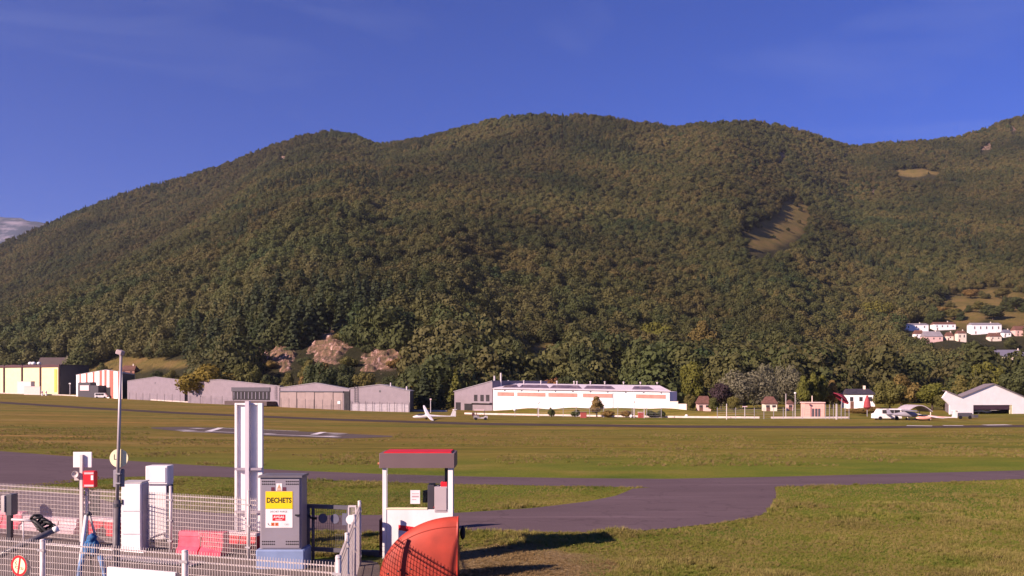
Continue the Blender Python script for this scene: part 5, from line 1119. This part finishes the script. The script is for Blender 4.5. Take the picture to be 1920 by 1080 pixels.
# tilted grey pipe in front
D = 15.75; q = gp(80, D); t = thing('grey_pipe', 'grey steel pipe tilted up above the lowest mesh fence post', 'pipe', q); lx = lambda p: xx_(p, D)-q.x
m = MB(); m.tube([(lx(-18),-.3,zz(1056,D)),(lx(40),-.12,zz(1026,D)),(lx(101),.1,zz(996,D))], .050, 12); m.build('pipe', mat('worn grey steel', (.17,.155,.17), .35, .3, 8), t, True)
m = MB(); m.tube([(lx(96),.085,zz(998.5,D)),(lx(103),.11,zz(994.5,D))], .056, 12); m.build('collar', WHITE, t, True)
MB().box(lx(70), lx(94), -.06, .08, zz(1020,D), zz(1014,D)).build('saddle', DGREY, t); MB().tube([(lx(80),.02,0),(lx(80),.02,zz(1019,D))], .03, 8).build('support', GALV, t)
# white pole frame with blue cloth
D = 17.0; q = gp(166, D); t = thing('pole_frame', 'leaning white pole frame standing behind the lowest mesh fence', 'frame', q); lx = lambda p: xx_(p, D)-q.x
m = MB(); m.tube([(lx(161.5),0,zz(968,D)),(lx(150),-.15,0)], .035, 10); m.build('leg', WHITE, t, True)
m = MB(); m.tube([(lx(168),0,zz(968,D)),(lx(174),.1,zz(1008,D)),(lx(186),.25,0)], .022, 8); m.build('leg', mat('dull steel', (.36,.32,.30), .4), t, True)
m = MB(); m.tube([(lx(159),0,zz(969,D)),(lx(170),0,zz(966,D))], .03, 8); m.ball((lx(166),0,zz(965,D)), .045, 10, 6); m.build('head', DGREY, t, True)
CLOTH = mat('blue cloth', (.035,.15,.36), .75, .35, 9, bump=.5, bscale=18)
t = thing('blue_cloth_bundle', 'bright blue cloth bundle with hanging ends tied to the white pole frame', 'cloth', gp(172, 16.9)); q = gp(172, 16.9); D = 16.9; lx = lambda p: xx_(p, D)-q.x
m = MB()
def blob(c, r, sc, sd):
    b = MB(); b.ball((0,0,0), 1, 18, 12); vs = []
    for v in b.v: n_ = 1+.16*math.sin(v[0]*5+sd)*math.sin(v[2]*6+sd*2)+.08*math.sin(v[1]*11+sd+v[2]*9); vs.append((c[0]+v[0]*r*sc[0]*n_, c[1]+v[1]*r*sc[1]*n_, c[2]+v[2]*r*sc[2]*n_))
    m.add(vs, b.f)
blob((lx(172),0,zz(1014,D)), .10, (.9,.9,1.1), 1); blob((lx(166),-.02,zz(1030,D)), .10, (.95,.9,1.5), 2); blob((lx(178),-.02,zz(1030,D)), .10, (.95,.9,1.5), 3.4); blob((lx(172),-.05,zz(1026,D)), .085, (.8,.8,1.2), 5)
m.build('bundle', CLOTH, t, True)
for a, b_ in ((158,147),(186,203)):
    pts = [(lx(a), 0, zz(1040,D)), (lx((a+b_)/2),-.04,zz(1062,D)), (lx(b_),-.02,zz(1100,D)), (lx(b_*1.0),0,.06)]
    m = MB(); m.tube(pts, [.05,.045,.04,.05], 8); m.build('hanging_end', mat('pale blue cloth', (.13,.24,.45), .8, .3, 9), t, True)
MB().tube([(lx(172),-.06,zz(1040,D)),(lx(174),-.04,zz(1062,D)),(lx(174),0,.05)], .02, 6).build('strap', BLACK, t)
# black stand with pale rungs
D = 24.3; q = gp(170, D); t = thing('ladder_stand', 'narrow black stand with pale rungs behind the siren post', 'stand', q); lx = lambda p: xx_(p, D)-q.x
m = MB()
for a in (168.5, 176, 182.5): m.box(lx(a)-.045, lx(a)+.045, -.05, .05, 0, zz(924,D)+.02*(a-170)*0)
m.build('upright', BLACK, t); MB().box(lx(165.5), lx(184.5), .052, .08, .05, zz(925,D)).build('back_panel', BLACK, t); m = MB()
for y in (944, 962.5, 981): m.box(lx(153), lx(172), -.12, -.055, zz(y,D)-.025, zz(y,D)+.025)
m.build('rung', PALEP, t)
# plastic barriers, sunlit tops painted in as paler caps
def barrier(label, p0, p1, D0, D1, h, body, top, wid=.42):
    A, B = gp(p0, D0), gp(p1, D1); d = B-A; L = d.length; t = thing('barrier', label, 'barrier', A, math.atan2(d.y, d.x), 'plastic barriers behind the mesh fence'); n = max(2, int(L/.55)); b = MB(); w = wid/2
    for k in range(n):
        x0, x1 = L*k/n+(.0 if k == 0 else .022), L*(k+1)/n-(.0 if k == n-1 else .022)
        b.m = Matrix.Rotation(math.radians(90),4,'Z') @ Matrix.Scale(-1,4,(0,1,0)); b.prism([(-w,0),(w,0),(w,.12),(w*.62,.2),(w*.5,h*.8),(-w*.5,h*.8),(-w*.62,.2),(-w,.12)][::-1], x0, x1)
    b.build('body', body, t)
    b = MB(); b.m = Matrix.Rotation(math.radians(90),4,'Z') @ Matrix.Scale(-1,4,(0,1,0)); b.prism([(-w*.56,h*.8+.003),(w*.56,h*.8+.003),(w*.48,h),(-w*.48,h)][::-1], 0, L); b.build('cap', top, t); return t
barrier('pink end of the barrier row behind the grey control box', -60, 47, 25.4, 24.9, .46, PINK, mat('sunlit pink cap', (.66,.22,.28), .5, .1, 4))
barrier('long white topped barrier behind the black coiled hose', 49, 150, 24.8, 24.1, .40, PALEP, PALEP)
barrier('white and red barrier behind the blue cloth bundle and lamp pole', 170, 232, 24.2, 23.7, .46, RED, PALEP)
barrier('bright red barrier standing alone behind the mesh between the cabinets and the tall panel', 341, 424, 21.35, 21.1, .55, PINK, PINK, .5)
barrier('white topped barrier low behind the tall white panel', 426, 484, 22.1, 21.8, .42, RED, PALEP)
# the two white cabinets
D = 21.45; q = gp(227.5, D); w = xx_(265,D)-q.x; t = thing('white_cabinet', 'tall white two door cabinet nearest to the lamp pole', 'cabinet', q); h = zz(905.5,D)
MB().cbox(0,w,0,.42,.03,h-.03,.01).build('body', WHITE, t); MB().box(-.015,w+.015,-.02,.44,h-.028,h).build('lid', mat('cabinet lid', (.50,.46,.46), .5), t)
for z0, z1 in ((zz(960,D), h-.05),(zz(1003,D), zz(961.5,D)),(.06, zz(1004.5,D))): MB().cbox(.02,w-.02,-.022,-.002,z0,z1,.004).build('door', WHITE, t)
MB().box(w+.002,w+.02,.03,.40,.06,h-.06).build('shaded_panel', mat('shaded side lilac', (.42,.38,.42), .5), t); MB().box(w*.04,w*.1,-.04,-.023,h*.68,h*.75).build('handle', BLACK, t)  # side shade painted in as a darker lilac panel
D = 22.6; q = gp(277, D); w = xx_(312,D)-q.x; t = thing('white_cabinet', 'white cabinet with a smaller box on top standing behind the first one', 'cabinet', q); h = zz(909,D); lx = lambda p: xx_(p, D)-q.x
MB().cbox(0,w,0,.45,.12,h-.002,.01).build('body', WHITE, t); o = MB().cbox(lx(274.5),lx(315.5),-.06,.36,h,zz(875.5,D),.012).build('top_box', WHITE, t)
MB().cbox(lx(276.5),lx(312.5),-.078,-.062,h+.04,zz(878,D),.004).build('lid_panel', WHITE, o); MB().box(w+.002,w+.02,.03,.42,.2,h-.05).build('shaded_panel', DGREY, t)  # dark panel puts the side's shade into colour
for a in (.05, w-.12): MB().box(a,a+.07,.05,.12,0,.119).build('foot', BLACK, t)
MB().tube([(-.1,-.15,.06),(w*.5,-.2,.22),(w+.05,.1,.3)], .03, 7).build('pipe', GALV, t)
# tall double panel
D = 22.0; q = gp(466.5, D); t = thing('tall_panel', 'tall white framed panel on a central post seen from behind', 'panel', q); lx = lambda p: xx_(p, D)-q.x; zt, zb = zz(757,D), zz(997,D)
MB().box(-.048,.048,-.16,-.014,-.1,zz(753.5,D)).build('post', mat('lilac post', (.62,.55,.60), .5, .06, 3), t)
MB().box(lx(446.5),lx(484.5),-.012,.012,zb+.03,zt-.05).build('panel', WHITE, t)
MB().cbox(lx(441.5),lx(446),-.07,.03,zb,zt,.006).build('frame', WHITE, t); MB().cbox(lx(485),lx(493.5),-.07,.03,zb,zt,.006).build('frame', WHITE, t)
MB().box(lx(446.2),lx(484.8),-.07,.0,zt-.045,zt).build('top_rail', WHITE, t)
for y in (880, 960): MB().box(lx(443),lx(493),-.135,-.073,zz(y,D)-.03,zz(y,D)+.03).build('crossbar', mat('crossbar lilac', (.34,.29,.34), .5), t)
# waste cabinet
D = 19.5; q = gp(487.5, D); t = thing('waste_cabinet', 'grey steel cabinet on a blue plinth with a yellow DECHETS sign', 'cabinet', q); lx = lambda p: xx_(p, D)-q.x; w = lx(565); zb = zz(1031,D); zt = zz(897,D)
MB().cbox(0,w,0,.55,zb,zt,.012).build('body', CAB, t)
MB().prism([(-.03,zt+.003),(w+.03,zt+.003),(w+.02,zt+.05),(-.02,zt+.05)], -.05, .6).build('lid', mat('cabinet lid grey', (.15,.135,.155), .4, .1, 3), t)
door = MB().cbox(.035,w-.035,-.02,-.002,zb+.03,zt-.03,.006).build('door', CAB, t)
MB().cbox(lx(481),lx(572.5),-.08,.62,0,zb-.004,.03).build('plinth', BLUEP, t)
m = MB()
for x0 in (492.5, 537):
    for y0 in (904, 1016.5):
        for r_ in range(2):
            for k in range(7): m.disc((lx(x0+k*3.6+.5), zz(y0+r_*5.0,D)), .017, -.0235, -.021, 8)
m.build('vent_hole', DARK, door)
s_ = MB().box(lx(498.5),lx(549),-.027,-.0215,zz(955,D),zz(922.5,D)).build('yellow_sign', YELL, door); text('DECHETS', .155, INK, s_, Vector((lx(523.8),-.0285,zz(939.5,D))), bold=.0055, sx=.84)
s_ = MB().box(lx(498.5),lx(549),-.026,-.0215,zz(990.5,D),zz(955.6,D)).build('white_sign', WHITE, door); text('DECHET PURGE', .056, INK, s_, Vector((lx(523),-.0275,zz(960.5,D))), bold=.0, sx=.95)
o = MB().box(lx(511.5),lx(535.5),-.029,-.0265,zz(977.5,D),zz(966,D)).build('red_label', RED, s_); text('AVGAS', .075, WHITE, s_, Vector((lx(523.5),-.031,zz(970.5,D))), bold=.002); 
MB().box(lx(517),lx(530),-.0305,-.0292,zz(976.3,D),zz(975.2,D)).build('label_line', WHITE, s_)
text('1203', .05, mat('grey ink', (.25,.24,.25), .5), s_, Vector((lx(538),-.0275,zz(984.5,D))), sx=1.1)
for a in (509, 516.5): MB().box(lx(a),lx(a+6),-.029,-.0265,zz(987,D),zz(981,D)).build('hazard_symbol', mat('hazard orange', (.75,.16,.05), .5), s_)
m = MB()
for a in (509, 516.5): c = lx(a+3); zc = zz(984,D); m.add([(c-.02,-.0305,zc-.022),(c-.012,-.0305,zc-.022),(c+.02,-.0305,zc+.022),(c+.012,-.0305,zc+.022)],[(0,1,2,3)]); m.add([(c+.02,-.0307,zc-.022),(c+.012,-.0307,zc-.022),(c-.02,-.0307,zc+.022),(c-.012,-.0307,zc+.022)],[(0,1,2,3)])
m.build('symbol_cross', INK, s_); MB().tube([(lx(503),-.029,zz(982,D)),(lx(504),-.029,zz(985,D)),(lx(507),-.029,zz(986,D))], .006, 5).build('small_mark', INK, s_)
s_ = MB().box(lx(518.5),lx(529.5),-.026,-.0215,zz(921.5,D),zz(907.5,D)).build('warning_plate', WHITE, door); MB().prism([(lx(520),zz(917.5,D)),(lx(528),zz(917.5,D)),(lx(524),zz(909,D))], -.0285, -.0265).build('triangle', mat('warning tan', (.55,.30,.17), .5), s_); MB().box(lx(520),lx(528),-.0285,-.0265,zz(921,D),zz(918.5,D)).build('strip', mat('warning tan', (.55,.30,.17), .5), s_)
for a in (509, 530.5): MB().box(lx(a),lx(a+6.5),-.025,-.0215,zz(921.5,D),zz(914.5,D)).build('small_plate', mat('dark red plate', (.12,.03,.05), .5), door)
MB().box(lx(554),lx(563),-.055,-.021,zz(968,D),zz(965.5,D)).build('handle', BLACK, door)
# the gate beside it
G0, G1 = gp(572, 20.15), gp(656, 19.85); d = G1-G0; L = d.length; t = thing('gate', 'mesh gate with cabinet shade in its dark grey and two round plates between the waste cabinet and white post', 'gate', G0, math.atan2(d.y, d.x)); gx_ = lambda p: (p-572)/84*L
GM = mat('gate shaded grey', (.085,.08,.10), .5, .1, 4)  # the cabinet's shade is put into this dark colour
for a in (578.5, 587.5): MB().tube([(gx_(a),0,-.05),(gx_(a),0,1.32)], .035, 10).build('post', GM, t, True)
m = MB()
for z in (1.31, .34): m.box(gx_(570), gx_(655), -.028, .028, z-.045, z+.045)
m.box(gx_(651), gx_(656), -.025,.025,.3,1.33); m.build('frame', GM, t)
m = MB()
for k in range(16): x = gx_(590)+(gx_(650)-gx_(590))*k/15; m.box(x-.003,x+.003,-.003,.003,.38,1.27)
for k in range(7): m.box(gx_(590),gx_(650),.0035,.009,.45+k*.12,.455+k*.12)
m.build('mesh_panel', GM, t)
for a in (606.5, 629): MB().disc((gx_(a), zz(973,20.0)), .108, -.03, -.012, 28).build('round_plate', mat('plate shaded grey', (.10,.10,.15), .5), t)  # plates darkened in colour for the same shade
MB().box(gx_(643),gx_(652),-.03,-.012,zz(984,20),zz(962,20)).build('square_plate', mat('plate shaded grey', (.10,.10,.15), .5), t)
m = MB(); m.tube([(gx_(582),-.05,zz(967,20)),(gx_(586),-.06,zz(974,20))], .02, 7); m.box(gx_(587),gx_(596),-.07,-.03,zz(975.5,20),zz(971,20)); m.build('lock', BLACK, t)
for z in (.5,.8,1.1): MB().tube([(gx_(574),-.02,z),(gx_(578),-.02,z)], .03, 7).build('hinge', DGREY, t)
D = 19.7; q = gp(661, D); t = thing('gate_post', 'white mesh gate post frame with a round white plate', 'post', q); lx = lambda p: xx_(p, D)-q.x
m = MB(); m.box(lx(653),lx(668),-.02,.02,zz(952,D),zz(948.5,D)); m.box(lx(652.5),lx(655),-.02,.02,0,zz(952,D)-.001); m.box(lx(666),lx(668.5),-.02,.02,0,zz(952,D)-.001); m.build('frame', GALVW, t)
m = MB()
for k in range(5): m.box(lx(655.5+k*2.4),lx(656.2+k*2.4),-.004,.004,.1,zz(952,D)-.005)
for k in range(11): m.box(lx(655),lx(666),.005,.012,.15+k*.11,.158+k*.11)
m.build('mesh', GALVW, t)
MB().disc((lx(658),zz(975,D)), .105, -.035, -.022, 28).build('round_plate', WHITE, t)
# fuel booth
D = 20.4; q = gp(714, D); t = thing('fuel_booth', 'white open fuel booth with a brown fascia and a thin red roof', 'booth', q); lx = lambda p: xx_(p, D)-q.x; w = lx(851); dp = .9
zf0, zf1 = zz(878,D), zz(850.5,D); FASC = mat('brown fascia', (.155,.105,.11), .5, .06, 1.5)
MB().cbox(-.03,w+.02,-.06,dp+.06,zf0,zf1,.01).build('fascia', FASC, t)
MB().prism([(.06,zf1+.002),(w-.05,zf1+.002),(w-.07,zf1+.03),(.08,zf1+.03)], -.02, dp).build('roof', RED, t)
for x0, y0 in ((lx(717),0),(lx(840),0),(xx_(719,D+dp-.09)-q.x,dp-.09),(xx_(842,D+dp-.09)-q.x,dp-.09)): MB().box(x0, x0+.09+(.02 if x0 > 1 else 0), y0, y0+.09, -.02, zf0-.002).build('post', WHITE, t)
zp = zz(953,D)
pan = MB().cbox(lx(717)+.092, lx(840)-.002, .012, .05, -.02, zp-.04, .004).build('front_panel', WHITE, t); MB().box(lx(717)+.092, lx(801), .0, .09, zp-.038, zp).build('sill', CREAM, t)
m = MB(); x0, x1 = lx(747), lx(835); m.add([(x0,.008,zz(995,D)),(x1,.008,zz(1008,D)),(x1,.008,zz(997,D)),(x0,.008,zz(985,D)),(x0,.011,zz(995,D)),(x1,.011,zz(1008,D)),(x1,.011,zz(997,D)),(x0,.011,zz(985,D))],[(0,1,2,3),(7,6,5,4),(0,4,5,1),(2,6,7,3),(0,3,7,4),(1,5,6,2)]); m.build('red_stripe', RED, pan)
MB().box(xx_(834.5,D+dp-.2)-q.x, xx_(841,D+dp-.2)-q.x, dp-.3, dp-.1, 0, zf0-.01).build('rear_upright', mat('dark upright', (.09,.07,.075), .5), t)
gl = MB().box(lx(717)+.095, lx(838), .06, .066, zp+.002, zf0-.004).build('window', GLASS, t)
nt = MB().box(lx(769),lx(787),.045,.0585,zz(946,D),zz(920.5,D)).build('notice', WHITE, gl); m = MB()
for k, y in enumerate((927,931.5,933,938)): m.box(lx(772), lx(785 if k != 3 else 780), .042, .0445, zz(y,D)-.006, zz(y,D)+.004)
m.build('printed_line', mat('faded print', (.42,.14,.18), .6), nt)
pay = MB().cbox(lx(814.5),lx(838.5),.0,.5,zp-.10,zz(913.5,D),.008).build('payment_terminal', mat('terminal grey', (.42,.36,.38), .5, .05, 3), t)
MB().box(lx(817.5),lx(837),-.012,-.002,zp-.06,zz(916,D)).build('front_plate', mat('terminal plate', (.46,.39,.40), .5, .05, 3), pay)
MB().cbox(lx(801.5),lx(814),.02,.45,zp-.10,zz(910.5,D),.008).build('dark_side', mat('terminal dark', (.06,.055,.065), .4), pay)
MB().box(lx(813),lx(814.2),-.005,.018,zz(953,D),zz(951,D)).build('indicator', RED, pay)
MB().cbox(lx(826),lx(838),.02,.2,zz(914.5,D)+.012,zz(905,D),.01).build('red_lamp', RED, pay)
MB().cbox(lx(792),lx(800.5),.07,.25,zz(944,D),zz(922,D),.01).build('card_reader', BLACK, pay)
MB().box(lx(705),lx(716.5),.5,dp,zz(1034,D)*0+.05,zz(982,D)).build('rear_housing', mat('maroon housing', (.10,.022,.03), .6), t)
MB().tube([(lx(707),.1,zz(871,D)),(lx(713),.1,zz(871,D))], .03, 8).build('side_light', mat('amber', (.5,.2,.1), .4), t)
# orange red shell
D = 18.5; c = Vector((xx_(857,D), D, 0)); t = thing('red_shell', 'big orange red curved plastic shell in front of the white fuel booth', 'container', c)
rx, rz_, ryd, z0 = 1.62, 1.32, .36, 0.0; V = []; Fq = []; na, nb = 28, 40
def sgnp(v, p): return math.copysign(abs(v)**p, v)
for i in range(na+1):
    th = math.pi/2*i/na                     # 0 = flat right face, 90 deg = far left tip
    for j in range(nb+1):
        ph = math.pi*j/nb                   # front bottom over the top to the back bottom
        rr_ = math.cos(th)
        V.append((-rx*math.sin(th), -ryd*sgnp(math.cos(ph), .8)*(rr_**.9 if rr_ > 0 else 0), z0+rz_*rr_*sgnp(math.sin(ph), .92)))
for i in range(na):
    for j in range(nb): Fq.append((i*(nb+1)+j, i*(nb+1)+j+1, (i+1)*(nb+1)+j+1, (i+1)*(nb+1)+j))
base = len(V)
b = MB(); b.add(V, Fq); b.build('shell', ORANGE, t, True)
edge = [V[j] for j in range(nb+1)]
b = MB(); b.add([(0.0,y,z) for x,y,z in edge]+[(.03,y*1.015,z0+(z-z0)*1.01) for x,y,z in edge], [(j,j+1,nb+2+j,nb+1+j) for j in range(nb)]+[tuple(nb+1+j for j in range(nb+1))]); b.build('rim', mat('rim red', (.40,.035,.02), .4, .1, 3), t)
m = MB(); pts = [V[i*(nb+1)+13] for i in range(0, na-3)]; m.tube([(p[0], p[1]-.004, p[2]) for p in pts], .007, 6); m.build('seam', mat('seam red', (.33,.035,.02), .5), t)
m = MB()
for i in range(3, na-6, 4): p = V[i*(nb+1)+3]; m.ball((p[0], p[1]-.004, p[2]), .016, 8, 5)
m.build('bolt', DGREY, t)
b = MB(); b.ball((.10,.3,zz(1003,D)), .10, 12, 8, (.6,1,1.5)); b.build('side_lump', DARK, t, True)  # dark rounded lump set beside the rim
# ------------------------------------------------------------------ grass blades near the compound
def tuft(name, n, seed, m, lean=.5):
    r = np.random.default_rng(seed); V = []; Fq = []
    for k in range(n):
        a = r.uniform(0, 6.28); b_ = np.array([r.uniform(-.45,.45), r.uniform(-.45,.45), -.05]); d = np.array([math.cos(a)*lean*r.uniform(.2,1), math.sin(a)*lean*r.uniform(.2,1), r.uniform(.6,1.1)]); s_ = np.array([-math.sin(a), math.cos(a), 0])*.045
        o = len(V); V += [b_-s_, b_+s_, b_+d*.6+s_*.7, b_+d*.6-s_*.7, b_+d+np.array([math.cos(a),math.sin(a),0])*.12]; Fq += [(o,o+1,o+2,o+3),(o+3,o+2,o+4,o+4)]
    b = MB(); b.add([tuple(v) for v in V], [tuple(dict.fromkeys(f)) for f in Fq]); me = bpy.data.meshes.new(name); me.from_pydata(b.v, [], b.f); me.materials.append(m); me.update(); return bpy.data.objects.new(name, me)
GB = foliage('grass blades', [(.115,.150,.020),(.160,.182,.026),(.200,.192,.040),(.27,.21,.075)], 2.4, .25)
DRY = foliage('dry blades', [(.20,.14,.06),(.30,.22,.10),(.25,.17,.075)], 1.0, .2)
gc = bpy.data.collections.new('grass tufts')
for k in range(4): gc.objects.link(tuft('tuft', 26, k, GB, .55))
gc.objects.link(tuft('tuft_dry', 22, 9, DRY, 1.1))
def inside(px, py, top, bot): 
    T = np.array(top, float); B_ = np.array(bot, float); return (py > np.interp(px, T[:,0], T[:,1])) & (py < np.interp(px, B_[:,0], B_[:,1]))
n0 = 90000; px = rng.uniform(-60, 2000, n0); py = 898+(1150-898)*rng.uniform(0,1,n0)**1.0; Dg = 4*F/(py-HY); gx = (px-PX0)/F*Dg
paved = inside(px, py, TAXI_FAR, TAXI_NEAR) | inside(px, py, [(a, b-1) for a, b in BR_TOP], [(a, b+1) for a, b in BR_BOT]) & (px < 1455) | ((px < 486) & (py > 1000)) | ((px < 716) & (py > 1046))
paved |= (gx > -3.2) & (gx < -1.3) & (Dg > 20.3) & (Dg < 21.4)
keep = ~paved; px, py, Dg, gx = px[keep], py[keep], Dg[keep], gx[keep]
dry = (((gx+.3)/2.6)**2+((Dg-20)/2.4)**2 < 1.0+.5*fbm(gx*.8, Dg*.8, 3)); N = len(px)
sz = rng.uniform(.03,.085,N)*(.75+1.5*np.clip(vnoise(gx*.7, Dg*.7, 8)-.45, 0, 1)*1.6)
edge = inside(px, py, [(a, b-1) for a, b in BR_BOT], [(a, b+13) for a, b in BR_BOT]) & (px > 860) & (px < 1470); sz[edge] *= 1.5
sz[dry] *= .55
# coarser clumps and weeds out on the field
n1 = 26000; px1 = rng.uniform(-80, 2000, n1); D1 = rng.uniform(46, 118, n1)**1.0; x1 = (px1-PX0)/F*D1; z1 = g(x1, D1); py1 = HY-F*(z1-H)/D1
cl = vnoise(x1/3.0, D1/5.0, 61)*.6+vnoise(x1/11, D1/16, 62)*.4
bad = inside(px1, py1, [(a, b-1) for a, b in TAXI_FAR], TAXI_NEAR) | (py1 < np.interp(px1, [0,320,640,960,1280,1920], [758,777,791,800,803,803])) | ((px1 > 280) & (px1 < 740) & (py1 < 824))
ok1 = ~bad & (cl > .52); px1, D1, x1, cl = px1[ok1], D1[ok1], x1[ok1], cl[ok1]
gx = np.r_[gx, x1]; Dg = np.r_[Dg, D1]; sz = np.r_[sz, rng.uniform(.05, .14, len(x1))*(.6+cl)]; dry = np.r_[dry, rng.uniform(0, 1, len(x1)) < .22]; N = len(gx)
gm = bpy.data.meshes.new('grass'); gm.vertices.add(N); gm.vertices.foreach_set('co', np.stack([gx, Dg, g(gx, Dg)], 1).astype(np.float32).ravel())
attr(gm, 'size', 'FLOAT', sz.astype(np.float32)); attr(gm, 'pick', 'INT', np.where(dry, 4, rng.integers(0,4,N)).astype(np.int32)); attr(gm, 'turn', 'FLOAT', rng.uniform(0,6.28,N).astype(np.float32))
o = bpy.data.objects.new('grass', gm); COL.objects.link(o); o['kind'] = 'stuff'; o['label'] = 'rough grass growing around the taxiway and the compound'; o.modifiers.new('scatter', 'NODES').node_group = scatter_group('grass scatter', gc)

# ------------------------------------------------------------------ air
hm = bpy.data.materials.new('haze'); hm.use_nodes = True; hn = hm.node_tree.nodes; hn.clear(); ho = hn.new('ShaderNodeOutputMaterial'); hv = hn.new('ShaderNodeVolumePrincipled')
hv.inputs['Color'].default_value = (.82,.86,.95,1); hv.inputs['Density'].default_value = 4e-5; hv.inputs['Anisotropy'].default_value = .2; hm.node_tree.links.new(hv.outputs[0], ho.inputs['Volume'])
m = MB(); m.box(-5200, 3600, -120, 5200, -8, 1010); o = m.build('haze', hm); kind(o, 'stuff'); o['label'] = 'thin pale haze filling the valley air'
